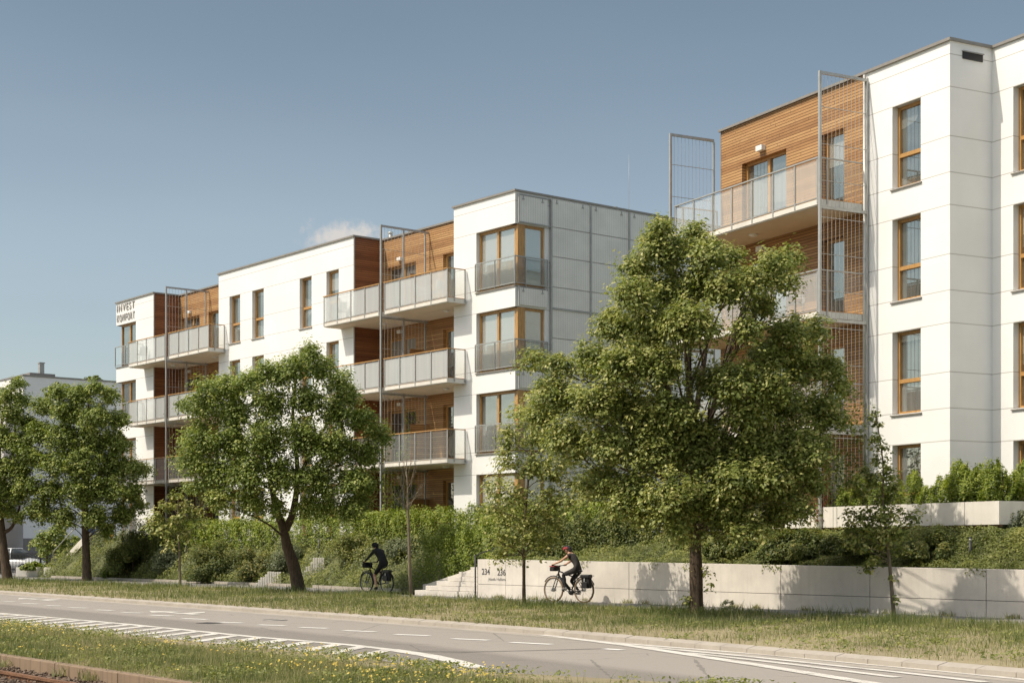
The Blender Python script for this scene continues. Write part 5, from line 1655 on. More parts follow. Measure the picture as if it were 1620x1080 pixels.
# ---- grass
def grass(name, label, pos, hgt, width, tint, lean=0.35, mat='grass'):
    """one bent two-segment blade per position"""
    n = len(pos)
    a = rng.uniform(0, 2 * math.pi, n)
    side = np.stack([np.cos(a), np.sin(a), np.zeros(n)], 1)
    b = rng.uniform(0, 2 * math.pi, n)
    bend = np.stack([np.cos(b), np.sin(b), np.zeros(n)], 1) * (lean * rng.uniform(0.2, 1.4, n) * hgt)[:, None]
    w = side * (width * 0.5)[:, None]
    up = np.array([0, 0, 1.0]) * hgt[:, None]
    v = np.stack([pos - w, pos + w, pos + w * 0.8 + bend * 0.3 + up * 0.55, pos - w * 0.8 + bend * 0.3 + up * 0.55, pos + bend + up], 1).reshape(-1, 3)
    me = bpy.data.meshes.new(name)
    me.vertices.add(5 * n); me.vertices.foreach_set('co', v.astype(np.float32).ravel())
    idx = np.arange(n)[:, None] * 5
    li = np.concatenate([idx + np.array([[0, 1, 2]]), idx + np.array([[0, 2, 3]]), idx + np.array([[3, 2, 4]])], 1).astype(np.int32).ravel()
    me.loops.add(9 * n); me.loops.foreach_set('vertex_index', li)
    me.polygons.add(3 * n); me.polygons.foreach_set('loop_start', (np.arange(3 * n) * 3).astype(np.int32))
    me.update(calc_edges=True)
    at_ = me.attributes.new('tint', 'FLOAT', 'POINT'); at_.data.foreach_set('value', np.repeat(np.clip(tint, 0, 1), 5).astype(np.float32))
    me.materials.append(M[mat])
    return tag(link(name, me), label, 'grass', kind='stuff')


def between(A, B, n, near=1.0, n_s=400):
    """random plan points between two curves, denser towards the viewer"""
    A, B = np.array([list(p[:2]) for p in resample(A, n_s)]), np.array([list(p[:2]) for p in resample(B, n_s)])
    out = []
    mid = (A + B) / 2; dist = np.linalg.norm(mid, axis=1)
    wgt = np.linalg.norm(A - B, axis=1) * np.gradient(np.cumsum(np.r_[0, np.linalg.norm(np.diff(mid, axis=0), axis=1)])) / np.maximum(dist, 12) ** near
    wgt[(mid[:, 1] < 10) | (np.abs(mid[:, 0]) > 0.36 * mid[:, 1] + 4)] = 0
    i = rng.choice(n_s, n, p=wgt / wgt.sum()); f = rng.uniform(0, 1, n); j = np.clip(i + 1, 0, n_s - 1)
    g = rng.uniform(0, 1, (n, 1))
    a = A[i] * (1 - g) + A[j] * g; b = B[i] * (1 - g) + B[j] * g
    return a + (b - a) * f[:, None], f


def patch(x, y, s):
    return (np.sin(x * 0.9 * s + 2 * np.sin(y * 0.37 * s)) * np.sin(y * 0.8 * s + 1.3 * np.sin(x * 0.53 * s)) + 0.5 * np.sin(x * 2.3 * s - y * 1.7 * s) + 0.35 * np.sin(x * 5.1 * s + y * 4.3 * s)) / 1.4


def verge_grass():
    q, f = between(KB, N, 150000, 1.25)
    x, y = q[:, 0], q[:, 1]; pt = patch(x, y, 1.0); p2 = patch(x + 31, y - 12, 2.3)
    dist = np.hypot(x, y)
    keep = rng.uniform(size=len(x)) < np.clip(0.62 + 0.45 * pt + 0.3 * p2, 0.10, 1) * np.clip(0.3 + f * 2.2, 0.3, 1)
    q, f, pt, p2, dist = q[keep], f[keep], pt[keep], p2[keep], dist[keep]
    n = len(q)
    h = (0.05 + 0.10 * rng.uniform(size=n) ** 1.6) * (1 + 0.55 * pt) * np.where(f > 0.75, 1.5, 1) + np.where(rng.uniform(size=n) < 0.03, 0.16, 0)
    w = np.clip(0.00030 * dist, 0.008, 0.024) * rng.uniform(.7, 1.3, n)
    t = 0.34 - 0.25 * pt - 0.17 * p2 + 0.26 * np.exp(-f / 0.22) + rng.normal(size=n) * 0.18
    grass('verge_grass', 'dry patchy grass of the verge between road and cycle path', np.column_stack([q, np.full(n, -0.01)]), h, w, t)


def median_grass():
    q, f = between(offset(E, 0.75), CE, 185000, 1.3)
    q = q + rng.normal(size=q.shape) * 0.06
    x, y = q[:, 0], q[:, 1]; pt = patch(x + 5, y, 1.1); p2 = patch(x - 17, y + 40, 2.6)
    n = len(q); dist = np.hypot(x, y)
    h = (0.045 + 0.10 * rng.uniform(size=n) ** 1.6) * (1 + 0.45 * p2) * np.clip(0.35 + 4 * f, 0.35, 1) + np.where(rng.uniform(size=n) < 0.010, 0.14, 0)
    w = np.clip(0.00034 * dist, 0.006, 0.02) * rng.uniform(.7, 1.3, n)
    t = 0.40 - 0.14 * pt - 0.20 * p2 + 0.16 * (1 - f) + rng.normal(size=n) * 0.18
    grass('median_grass', 'long green grass with dry stalks between the road and the tram track', np.column_stack([q, np.full(n, -0.03)]), h, w, t)
    # yellow flower heads, each on a stalk
    q, f = between(E, CE, 5200, 1.2)
    pt = patch(q[:, 0] + 3, q[:, 1] + 9, 0.9)
    k = rng.uniform(size=len(q)) < np.clip(-0.05 + 0.75 * pt + 0.55 * np.exp(-((f - 0.42) / 0.22) ** 2), 0.02, 0.8) * np.where(q[:, 0] < 0, 1, .4)
    q = q[k]; n = len(q); hh = rng.uniform(0.10, 0.19, n)
    grass('flower_stalks', 'thin green stalks of the yellow flowers in the foreground grass', np.column_stack([q, np.full(n, -0.03)]), hh, np.full(n, 0.008), rng.uniform(.1, .4, n), 0.05)
    c = np.column_stack([q, hh - 0.03]); c = np.concatenate([c, c + rng.normal(size=c.shape) * 0.008]); nn = np.array([-.2, -.5, .9]) + rng.normal(size=c.shape) * 0.35
    o = link('yellow_flowers', leaves_mesh('yellow_flowers', c, nn, rng.uniform(.017, .034, len(c)), rng.uniform(size=len(c)), M['flower'], 0.95, 0, 0.1))
    tag(o, 'small yellow flower heads scattered through the foreground grass', 'flowers', kind='stuff')


verge_grass()
median_grass()


def broad_weeds(name, label, A, B, n, k0, mat, size, h):
    q, f = between(A, B, n, 1.2)
    q = q[patch(q[:, 0] * 1.7 + 9, q[:, 1] * 1.7 - 4, 1.3) > k0]
    m_ = len(q); k = 7
    c = np.repeat(np.column_stack([q, np.zeros(m_)]), k, 0) + np.column_stack([rng.normal(size=(m_ * k, 2)) * 0.07, rng.uniform(0.0, h, m_ * k)])
    t = np.repeat(rng.uniform(0.15, 0.75, m_), k) + rng.normal(size=m_ * k) * 0.1
    o = link(name, leaves_mesh(name, c, np.array([-.2, -.25, .9]) + rng.normal(size=c.shape) * 0.5, size * rng.uniform(.5, 1.3, m_ * k), t, M[mat], 0.5))
    tag(o, label, 'weeds', kind='stuff')


broad_weeds('verge_weeds', 'low broad leaved weeds among the dry grass of the verge', KB, N, 9000, 0.28, 'cover', 0.06, 0.09)
broad_weeds('median_weeds', 'low broad leaved weeds among the foreground grass by the track', E, CE, 11000, 0.15, 'cover', 0.05, 0.10)
# weeds: at the wall foot, along kerb and track edging
q = []
for i in range(2600):
    s = random.uniform(5.4, 26); t = WALL_T - abs(random.gauss(0, 0.10)) - 0.02
    if math.sin(s * 3.1) + math.sin(s * 7.7 + 1) > 0.7: q.append(LF.w(s, t, 0))
for i in range(12000):
    j = random.randrange(259); p = a_[j].lerp(a_[min(j + 1, 259)], random.random()).lerp(b_[j], random.uniform(.75, 2.4))
    if math.sin(j * .11) + math.sin(j * .043 + 1) > random.uniform(-1.0, 1.6) and p.y > 12: q.append((p.x, p.y, -0.01))
for i in range(1500):
    s = random.uniform(-4, 10)
    if math.sin(s * 2.7) + math.sin(s * 6.1) > 0.9: q.append(tram(s, random.gauss(-0.08, 0.05), -0.14))
q = np.array([tuple(p) for p in q]); n = len(q)
grass('weeds', 'tufts of weeds along the wall foot, the kerb and the track edging', q, rng.uniform(.04, .16, n), np.full(n, 0.014), rng.uniform(.2, .8, n), 0.6)
for px, py, d, lab in ((1151, 960, 38.9, 'small weed clump at the wall foot right of the big trunk'),):
    B = at(px, py, d); plant('weed_clump', lab, (B.x, B.y, 0), dome(0.22, 0.15, 0.25, 10), 0.05, 500, 'silver', 'weed')

# ================================================================= BACKGROUND, PLANTERS, CAR
# neighbouring pale block whose end wall shows between the left trees and the lettered corner
FB = Frame(-36.5, 118, R(38.6))
fb = tag(empty('apartment_building', FB.w(0, 0), FB.rz), 'distant pale grey flat roofed apartment block behind the left street trees', 'building')
z_r = 14.4
w = MB()
w.box(-30, 0, 0, 60, -0.1, z_r)
w.build('wall', M['greyfar'], fb)
w = MB(); w.box(-30, 0.05, -0.05, 60, z_r + .001, z_r + 0.12); w.build('coping', M['coping'], fb)
w = MB(); w.box(-3, -1.0, 0.9, 2.9, z_r + .121, z_r + 0.42); w.build('roof_box', M['fardark'], fb)
w = MB(); w.box(-1.5, -1.15, 1.75, 2.1, z_r + .421, z_r + 1.2); w.box(-1.55, -1.1, 1.70, 2.15, z_r + 1.201, z_r + 1.27); w.build('chimney', M['metal'], fb)
w = MB(); w.box(0.002, 0.05, -0.0, 40, -0.1, 2.3); w.build('plinth', M['fardark'], fb)
for i in range(8):
    for k in range(4):
        y = 5 + 6.2 * i
        f = MB(); f.box(0.003, 0.05, y, y + 1.5, 1.2 + ST * k + 1.0, 1.2 + ST * k + 2.6); f.build('window', M['coping'], fb)
        p = MB(); p.quad((0.056, y + .1, 2.3 + ST * k), (0.056, y + 1.4, 2.3 + ST * k), (0.056, y + 1.4, 3.7 + ST * k), (0.056, y + .1, 3.7 + ST * k)); p.build('pane', M['blueglass'], f and fb.children[-1])
FB2 = Frame(-40.6, 113.5, R(38.6))
fb2 = tag(empty('apartment_building', FB2.w(0, 0), FB2.rz), 'nearer pale block with a dark recessed stair bay behind the slanting maple', 'building')
w = MB(); w.box(-30, 1.6, -26, -1.2, -0.1, 15.0); w.build('wall', M['greyfar'], fb2)
w = MB(); w.box(-30, 1.65, -26.1, -1.15, 15.001, 15.12); w.build('coping', M['coping'], fb2)
w = MB(); w.box(-6, 0.5, -1.19, 3.4, -0.1, 14.75); w.build('stair_bay', M['fardark'], fb2)
w = MB(); w.box(-5.5, 1.7, -1.18, 3.2, 11.6, 12.7); w.build('balcony_screen', M['blueglass'], fb2)
w = MB(); w.box(1.601, 1.64, -25, -1.3, -0.1, 2.6); w.build('plinth', M['fardark'], fb2)
w = MB(); w.box(1.601, 1.66, -9, -2.2, 2.61, 4.9); w.build('shutter', M['fardark'], fb2)
# conifers behind the roof
for px, py, r_, lab in ((143, 600, 11, 'dark conifer top showing above the distant roof'),):
    d = 150
    tree('pine_tree', lab, (148, 850), d, [[(148, 850, 4), (148, 720, 3), (148, 600, 1)]], [(140, 602, 7), (150, 598, 7), (145, 610, 9), (160, 603, 4), (155, 612, 8), (136, 612, 6), (148, 640, 14), (148, 680, 18)], 0.35, 10, mat='shrub', depth=0.7)


def planter(px0, px1, px2, ytop, ybot, d, label):
    p = at(px0, ybot, d); W = (px1 - px0) * d / F; h = (ybot - ytop) * d / F
    r = tag(empty('concrete_planter', (p.x, p.y, 0), R(-8)), label, 'planter')
    m = MB(); m.box(0, W, 0, 1.5, 0, h); m.build('planter_box', M['conc_l'], r, bevel=0.02)
    m = MB(); m.box(0.08, W - 0.08, 0.08, 1.42, h + .001, h + 0.03); m.build('soil', M['bank'], r)
    return r


planter(25, 61, 70, 897, 912, 85, 'pale concrete planter box nearest the white car')
planter(69, 108, 130, 897, 912.5, 84, 'pale concrete planter box beside the straight maple trunk')
for (a, b, lab) in ((28, 66, 'low green plants overflowing the planter nearest the white car'), (70, 126, 'low green plants overflowing the planter beside the maple trunk')):
    B = at((a + b) / 2, 898, 84.5); plant('planter_plants', lab, (B.x, B.y + .5, B.z - 0.1), dome((b - a) * 84 / F * .55, 0.8, 0.45, 14), 0.14, 2200, 'yew', 'plant', pale=0.1)
# end stairs of the left building: sloping side wall
es = tag(empty('garden_stairs', LF.w(sA0 - 0.5, -1.6), LF.rz), 'sloping concrete stair wall at the end of the left building behind the maple trunk', 'stairs')
m = MB(); m.prism([(-4.6, -0.1), (-4.2, -0.1), (0.4, 1.95), (0.4, 2.35), (0.1, 2.2), (-4.6, 0.2)], 0, 0.25); m.build('stair_wall', M['conc'], es)
m = MB()
for k in range(10): m.box(-4.2 + 0.42 * k, 0.4, 0.26, 2.2, 0.18 * k - (0.1 if k == 0 else -.001), 0.18 * (k + 1))
m.build('step', M['conc'], es)
m = MB(); m.tube([(-4.3, 0.12, 0.4), (-4.3, 0.12, 1.35), (0.2, 0.12, 3.3), (0.2, 0.12, 2.3)], 0.03, 8); m.build('handrail', M['steel'], es)
yp = at(171, 858, 84); yb = tag(empty('yellow_frame', (yp.x, yp.y, yp.z)), 'yellow post frame glimpsed under the maple crown by the garden stairs', 'frame')
m = MB(); m.box(-0.25, -0.05, 0, 0.1, -0.8, 1.0); m.build('post', M['yellow'], yb); m = MB(); m.box(0.12, 0.25, 0, 0.1, -0.8, 0.6); m.build('post', M['yellow'], yb); m = MB(); m.box(-0.049, 0.119, 0.01, 0.09, -0.3, -0.1); m.build('rail', M['yellow'], yb)

# fence of dark vertical bars
f0, f1 = at(-60, 895, 96), at(127, 895, 90)
fe = tag(empty('bar_fence', (f0.x, f0.y, 0), math.atan2(f1.y - f0.y, f1.x - f0.x)), 'dark metal fence of vertical bars in front of the white car', 'fence')
L = (f1 - f0).length
m = MB()
for k in range(int(L / 0.13)): m.box(0.13 * k, 0.13 * k + 0.028, 0, 0.028, 0.1, 1.3)
m.build('bars', M['dark'], fe)
m = MB(); m.box(0, L, -0.012, 0.04, 0.15, 0.19); m.build('rail', M['dark'], fe); m = MB(); m.box(0, L, -0.012, 0.04, 1.2, 1.24); m.build('rail', M['dark'], fe)
for k in range(4):
    m = MB(); m.box(L * k / 3 - 0.04, L * k / 3 + 0.04, 0.045, 0.12, 0, 1.35); m.build('fence_post', M['dark'], fe)

# parked car
cp_ = at(17, 905, 101)
car = tag(empty('parked_car', (cp_.x, cp_.y, 0), R(-14)), 'white estate car parked behind the dark bar fence at the edge', 'car')


def loft(mb, secs, mi=0):
    n = len(secs[0]); b = [v for s_ in secs for v in s_]
    fs = [(i * n + k, (i + 1) * n + k, (i + 1) * n + (k + 1) % n, i * n + (k + 1) % n) for i in range(len(secs) - 1) for k in range(n)]
    fs += [tuple(range(n)), tuple(reversed(range((len(secs) - 1) * n, len(secs) * n)))]
    mb.add(b, fs, mi, True)


low = [(-2.15, .45, .78), (-2.1, .30, .95), (-1.2, .22, 1.0), (0, .20, 1.02), (1.1, .22, 1.0), (1.75, .25, .90), (2.1, .32, .78), (2.18, .45, .66)]
m = MB(); loft(m, [[(x, -y, zb) for y, zb in ((.6, zb_), )] + [(x, -.84 + .08 * (abs(x) > 2), zb_ + .08), (x, -.88 + .1 * (abs(x) > 2), (zb_ + zt_) / 2), (x, -.80 + .1 * (abs(x) > 2), zt_), (x, .80 - .1 * (abs(x) > 2), zt_), (x, .88 - .1 * (abs(x) > 2), (zb_ + zt_) / 2), (x, .84 - .08 * (abs(x) > 2), zb_ + .08), (x, .6, zb_)] for x, zb_, zt_ in low])
body = m.build('body', M['carpaint'], car); sb = body.modifiers.new('smooth', 'SUBSURF'); sb.levels = 1; sb.render_levels = 1
m = MB(); loft(m, [[(x, -y0, .93), (x + dx, -y1, z), (x + dx, y1, z), (x, y0, .93)] for x, dx, y0, y1, z in ((-2.05, .25, .74, .62, 1.42), (-1.4, 0, .77, .62, 1.52), (-.2, 0, .78, .62, 1.54), (.45, 0, .77, .62, 1.48), (1.35, -.7, .74, .62, 1.44))])
m.build('cabin', M['carglass'], car)
m = MB(); m.box(-1.85, .5, -.64, .64, 1.49, 1.56); m.build('roof', M['carpaint'], car, bevel=.03)
for x in (-1.5, -.5, .42):
    for sd in (-1, 1):
        m = MB(); m.tube([(x, sd * .79, .93), (x, sd * .65, 1.5)], .05, 6); m.build('pillar', M['carpaint'], car)
for x in (-1.32, 1.35):
    for sd in (-1, 1):
        m = MB(); m.torus((x, sd * .78, .32), (0, 1, 0), .24, .09, 20, 8); wv = m.build('wheel', M['rubber'], car)
        m = MB(); m.tube([(x, sd * .70, .32), (x, sd * .83, .32)], .19, 16); m.build('rim', M['steel'], wv)
for sd in (-1, 1):
    m = MB(); m.ball((2.06, sd * .62, .66), .10, .16, .08); m.build('headlight', M['clear'], car)
m = MB(); m.box(2.10, 2.22, -.6, .6, .34, .52); m.build('grille', M['black'], car, bevel=.02)

# ================================================================= CYCLISTS


def bicycle(label, loc, rz, tyre='rubber', ebike=False):
    """side on: rear axle at x 0, front axle at x 1.10, y to the left"""
    r = tag(empty('bicycle', loc, rz), label, 'bicycle')
    A, Bx, rw_ = 0.0, 1.10, 0.335
    for x in (A, Bx):
        m = MB(); m.torus((x, 0, 0.36), (0, 1, 0), rw_, 0.024, 36, 8); wv = m.build('wheel', M[tyre], r)
        m = MB(); m.torus((x, 0, 0.36), (0, 1, 0), rw_ - 0.028, 0.011, 36, 6); m.build('rim', M['steel'], wv)
        m = MB()
        for k in range(16):
            a = 2 * math.pi * k / 16; m.tube([(x, 0.03 * (-1) ** k, 0.36), (x + (rw_ - .03) * math.cos(a), 0, 0.36 + (rw_ - .03) * math.sin(a))], 0.0028, 4, cap=False)
        m.build('spokes', M['steel'], wv)
        m = MB(); m.tube([(x, -0.06, 0.36), (x, 0.06, 0.36)], 0.055 if (ebike and x == Bx) else 0.035, 12); m.build('hub', M['metal'], wv)
        m = MB(); n = 14; a0, a1 = (0.35, 2.75) if x == A else (0.6, 3.3)
        m.tube([(x + 0.385 * math.cos(a0 + (a1 - a0) * k / n), 0, 0.36 + 0.385 * math.sin(a0 + (a1 - a0) * k / n)) for k in range(n + 1)], 0.016, 6); m.build('mudguard', M['black'], wv)
    bb, st_, hd0, hd1 = (0.46, 0, 0.30), (0.26, 0, 0.80), (0.93, 0, 0.78), (0.89, 0, 0.92)
    m = MB(); t_ = 0.028 if ebike else 0.020
    m.tube([bb, st_], 0.019, 8); m.tube([bb, hd0], t_, 8); m.tube([(0.30, 0, 0.70), (0.90, 0, 0.88)], 0.020, 8); m.tube([hd0, hd1], 0.023, 8)
    for sd in (-1, 1):
        m.tube([(A, sd * 0.06, 0.36), (bb[0], sd * 0.03, bb[2])], 0.012, 6); m.tube([(A, sd * 0.06, 0.36), (0.28, sd * 0.02, 0.74)], 0.010, 6)
    m.build('frame', M['black'], r)
    if ebike:
        m = MB(); m.tube([(0.50, 0, 0.36), (0.82, 0, 0.68)], 0.042, 10); m.ball((0.46, 0, 0.30), 0.10, 0.06, 0.085); m.build('motor', M['black'], r)
    m = MB()
    for sd in (-1, 1): m.tube([(0.93, sd * 0.05, 0.78), (Bx - 0.04, sd * 0.055, 0.45), (Bx, sd * 0.06, 0.36)], 0.014, 8)
    m.tube([(0.93, -0.06, 0.78), (0.93, 0.06, 0.78)], 0.016, 6); m.build('fork', M['black'], r)
    m = MB(); m.tube([hd1, (0.875, 0, 1.0)], 0.015, 8); m.tube([(0.875, 0, 1.0), (0.95, 0, 1.03)], 0.016, 8)
    m.tube([(0.90, -0.30, 1.05), (0.93, -0.16, 1.035), (0.95, 0, 1.03), (0.93, 0.16, 1.035), (0.90, 0.30, 1.05)], 0.013, 8); hb = m.build('handlebar', M['black'], r)
    for sd in (-1, 1):
        m = MB(); m.tube([(0.905, sd * 0.22, 1.045), (0.895, sd * 0.32, 1.052)], 0.018, 8); m.build('grip', M['rubber'], hb)
    m = MB(); m.tube([st_, (0.23, 0, 0.87)], 0.014, 8); m.build('seatpost', M['steel'], r)
    m = MB(); m.ball((0.17, 0, 0.89), 0.11, 0.08, 0.035); m.ball((0.30, 0, 0.885), 0.10, 0.03, 0.028); m.build('saddle', M['black'], r)
    m = MB(); m.torus((0.46, -0.05, 0.30), (0, 1, 0), 0.085, 0.007, 20, 5); m.build('chainring', M['metal'], r)
    m = MB()
    for sd in (-1, 1): m.tube([(-0.30, sd * 0.07, 0.76), (0.22, sd * 0.05, 0.76)], 0.008, 6); m.tube([(-0.14, sd * 0.07, 0.76), (A, sd * 0.065, 0.37)], 0.007, 6)
    for x in (-0.28, -0.1, 0.1): m.tube([(x, -0.07, 0.76), (x, 0.07, 0.76)], 0.007, 6)
    m.build('rack', M['black'], r)
    return r


def crank(r, ang):
    """crank arms and pedals; ang is the direction of the left pedal"""
    for sd, a in ((1, ang), (-1, ang + math.pi)):
        e = (0.46 + 0.17 * math.cos(a), sd * 0.085, 0.30 + 0.17 * math.sin(a))
        m = MB(); m.tube([(0.46, sd * 0.07, 0.30), e], 0.011, 6); c_ = m.build('crank', M['metal'], r)
        m = MB(); m.box(e[0] - 0.045, e[0] + 0.045, sd * 0.09, sd * 0.17, e[2] - 0.012, e[2] + 0.012); m.build('pedal', M['black'], c_)


def person(label, loc, rz, J, rad, mats, fem=False):
    """one skinned body; J joint positions, rad joint radii; every face takes the garment of its nearest bone"""
    r = tag(empty('person', loc, rz), label, 'person')
    V, Rd, Ed, Bm = [], [], [], []

    def v(p, ra): V.append(Vector(p)); Rd.append(ra); return len(V) - 1

    def chain(start, pts, rads, mi):
        prev = start
        for p, ra in zip(pts, rads):
            i = v(p, ra); Ed.append((prev, i)); Bm.append(mi); prev = i
        return prev

    pel = v(J['pelvis'], rad['pelvis'])
    w = chain(pel, [J['waist'], J['chest'], J['upper']], [rad['waist'], rad['chest'], rad['upper']], 'top')
    nk = chain(w, [J['neck']], [rad['neck']], 'neck')
    hd = Vector(J['head']); fw = Vector(J['face']).normalized(); up = (Vector(J['head']) - Vector(J['neck'])).normalized()
    chain(nk, [hd - up * 0.02 + fw * 0.02, hd + up * 0.07], [0.078, 0.085], 'head')
    for sd, n in ((1, 'L'), (-1, 'R')):
        e = chain(w, [J['sho' + n]], [rad['sho']], 'top')
        e = chain(e, [(Vector(J['sho' + n]) + Vector(J['elb' + n])) / 2, J['elb' + n]], [rad['arm'], rad['elb']], 'sleeve')
        e = chain(e, [Vector(J['elb' + n]).lerp(Vector(J['wri' + n]), 0.4), J['wri' + n]], [rad['elb'] * 0.98, rad['wri']], 'fore')
        wr = Vector(J['wri' + n]); bar = Vector(J['grip' + n]); dirp = (bar - wr).normalized()
        palm = chain(e, [wr.lerp(bar, 0.55)], [0.026], 'hand')
        sidev = Vector((0, sd, 0)); dn = Vector((0, 0, -1))
        for k, ln in enumerate((0.95, 1.05, 1.0, 0.85)):
            b0 = bar + sidev * (-0.030 + 0.020 * k) + Vector((0, 0, 0.022))
            chain(palm, [b0, b0 + dirp * 0.030 * ln + dn * 0.018, b0 + dirp * 0.018 + dn * 0.045 * ln], [0.0095, 0.0085, 0.0075], 'hand')
        t0 = wr.lerp(bar, 0.55) - sidev * 0.030
        chain(palm, [t0, t0 + dirp * 0.035 - sidev * 0.012 + dn * 0.02], [0.011, 0.009], 'hand')
        h = chain(pel, [J['hip' + n]], [rad['hip']], 'short')
        kn = Vector(J['kne' + n]); hp = Vector(J['hip' + n]); an = Vector(J['ank' + n])
        k_ = chain(h, [hp.lerp(kn, 0.45), hp.lerp(kn, 0.82)], [rad['thigh'], rad['thigh'] * 0.86], 'short')
        k_ = chain(k_, [kn], [rad['knee']], 'leg')
        back = Vector((-0.02, 0, 0))
        a_2 = chain(k_, [kn.lerp(an, 0.32) + back, kn.lerp(an, 0.7), an], [rad['calf'], rad['calf'] * 0.72, rad['ank']], 'leg')
        f_ = Vector(J['toe' + n])
        heel = an + Vector((-0.05, 0, -0.05))
        chain(a_2, [heel], [0.034], 'shoe')
        chain(a_2, [an.lerp(f_, 0.55) + Vector((0, 0, -0.015)), f_], [0.040, 0.030], 'shoe')
    me = bpy.data.meshes.new('body'); me.from_pydata([tuple(p) for p in V], Ed, []); me.update()
    tmp = bpy.data.objects.new('body', me); col.objects.link(tmp)
    sk = tmp.modifiers.new('skin', 'SKIN'); sk.use_smooth_shade = True
    for i, d_ in enumerate(me.skin_vertices[0].data):
        d_.radius = (Rd[i], Rd[i]); d_.use_root = (i == 0)
    ss_ = tmp.modifiers.new('sub', 'SUBSURF'); ss_.levels = 2; ss_.render_levels = 2
    bpy.context.view_layer.update()
    bm_ = bpy.data.meshes.new_from_object(tmp.evaluated_get(bpy.context.evaluated_depsgraph_get()))
    col.objects.unlink(tmp); bpy.data.objects.remove(tmp)
    keys = ['top', 'neck', 'head', 'sleeve', 'fore', 'hand', 'short', 'leg', 'shoe']
    bm_.materials.clear()
    for k in keys: bm_.materials.append(M[mats[k]])
    # widen the trunk sideways a little, then add nose and ears to the same mesh
    segs = [(V[a], V[b], keys.index(m)) for (a, b), m in zip(Ed, Bm)]
    for p in bm_.polygons:
        c = Vector(p.center); best = None
        for a, b, mi in segs:
            ab = b - a; t = max(0, min(1, (c - a).dot(ab) / max(ab.length_squared, 1e-9))); d_ = (c - a - ab * t).length
            if best is None or d_ < best[0]: best = (d_, mi)
        p.material_index = best[1]; p.use_smooth = True
    import bmesh
    b2 = bmesh.new(); b2.from_mesh(bm_)
    sidev = up.cross(fw).normalized()

    def blob(c, rx, mi, scale=(1, 1, 1)):
        res = bmesh.ops.create_uvsphere(b2, u_segments=8, v_segments=6, radius=rx)
        for q in res['verts']: q.co = Vector((q.co.x * scale[0], q.co.y * scale[1], q.co.z * scale[2])) + c
        for fc_ in {f for q in res['verts'] for f in q.link_faces}: fc_.material_index = mi; fc_.smooth = True
    hi = keys.index('head')
    blob(hd + fw * 0.105, 0.018, hi, (1.1, .9, 1.4))
    for sd in (-1, 1):
        blob(hd + sidev * sd * 0.083, 0.022, hi, (1, .5, 1.4)); blob(hd + fw * 0.086 + sidev * sd * 0.033 + up * 0.03, 0.010, keys.index('shoe'))
    blob(hd + fw * 0.088 - up * 0.05, 0.016, hi, (.6, 1.4, .5))
    b2.to_mesh(bm_); b2.free()
    link('body', bm_, r)
    return r, hd, fw, up, sidev


def shell(parent, name, c, axes, rx, mats, fn):
    """part of an ellipsoid: hair, helmet or hood"""
    m = MB(); n, k = 20, 14
    vs = []; keep = {}
    for j in range(k + 1):
        th = math.pi * j / k
        for i in range(n):
            ph = 2 * math.pi * i / n
            d = (math.sin(th) * math.cos(ph), math.sin(th) * math.sin(ph), math.cos(th))
            vs.append(c + axes[0] * d[0] * rx[0] + axes[1] * d[1] * rx[1] + axes[2] * d[2] * rx[2])
            keep[(j, i)] = d
    for j in range(k):
        for i in range(n):
            d = keep[(j, i)]
            mi = fn(d)
            if mi is not None:
                b = len(m.v)
                m.add([vs[j * n + i], vs[(j + 1) * n + i], vs[(j + 1) * n + (i + 1) % n], vs[j * n + (i + 1) % n]], [(0, 1, 2, 3)], mi, True)
    o = m.build(name, mats, parent)
    s = o.modifiers.new('solid', 'SOLIDIFY'); s.thickness = 0.012
    return o


base_r = dict(pelvis=0.145, waist=0.140, chest=0.158, upper=0.125, neck=0.055, sho=0.068, arm=0.050, elb=0.040, wri=0.027, hip=0.10, thigh=0.082, knee=0.058, calf=0.058, ank=0.036)
# --- cyclist in black
h = Vector((-0.69, 0.724)); mrz = math.atan2(h.y, h.x)
rear = at(612.3, 938.2, 3750 / 70.2); rear.z = 0
bicycle('black touring bicycle ridden by the cyclist in black', rear, mrz)
bk_m = bpy.data.objects['bicycle']; crank(bk_m, R(-95))
J = dict(pelvis=(0.17, 0, 1.00), waist=(0.22, 0, 1.13), chest=(0.36, 0, 1.33), upper=(0.47, 0, 1.44), neck=(0.56, 0, 1.52), head=(0.63, 0, 1.60), face=(0.92, 0, -0.38),
         shoL=(0.48, 0.18, 1.42), shoR=(0.48, -0.18, 1.42), elbL=(0.68, 0.25, 1.22), elbR=(0.68, -0.25, 1.22), wriL=(0.845, 0.27, 1.085), wriR=(0.845, -0.27, 1.085), gripL=(0.90, 0.27, 1.055), gripR=(0.90, -0.27, 1.055),
         hipL=(0.20, 0.10, 0.96), hipR=(0.20, -0.10, 0.96), kneL=(0.53, 0.12, 0.60), kneR=(0.62, -0.12, 0.83), ankL=(0.42, 0.12, 0.21), ankR=(0.42, -0.12, 0.55), toeL=(0.55, 0.13, 0.155), toeR=(0.56, -0.13, 0.50))
pm, hd, fw, up, sv = person('cyclist in black hooded top and black shorts riding left past the planted bank', rear, mrz, J, base_r,
                            dict(top='cloth', neck='cloth', head='skin', sleeve='cloth', fore='cloth', hand='skin', short='cloth', leg='skin', shoe='cloth'))
shell(pm, 'hood', hd + up * 0.03 - fw * 0.01, (fw, sv, up), (0.118, 0.108, 0.125), [M['cloth']], lambda d: None if (d[0] > 0.72 and d[2] < 0.45) else 0)


def bag(name, label, host, parts, mat='black'):
    r = tag(empty(name, host.location, host.rotation_euler[2]), label, 'bag')
    for nm, (x0, x1, y0, y1, z0, z1), mt in parts:
        m = MB(); m.box(x0, x1, y0, y1, z0, z1); m.build(nm, M[mt], r, bevel=0.025)
    return r


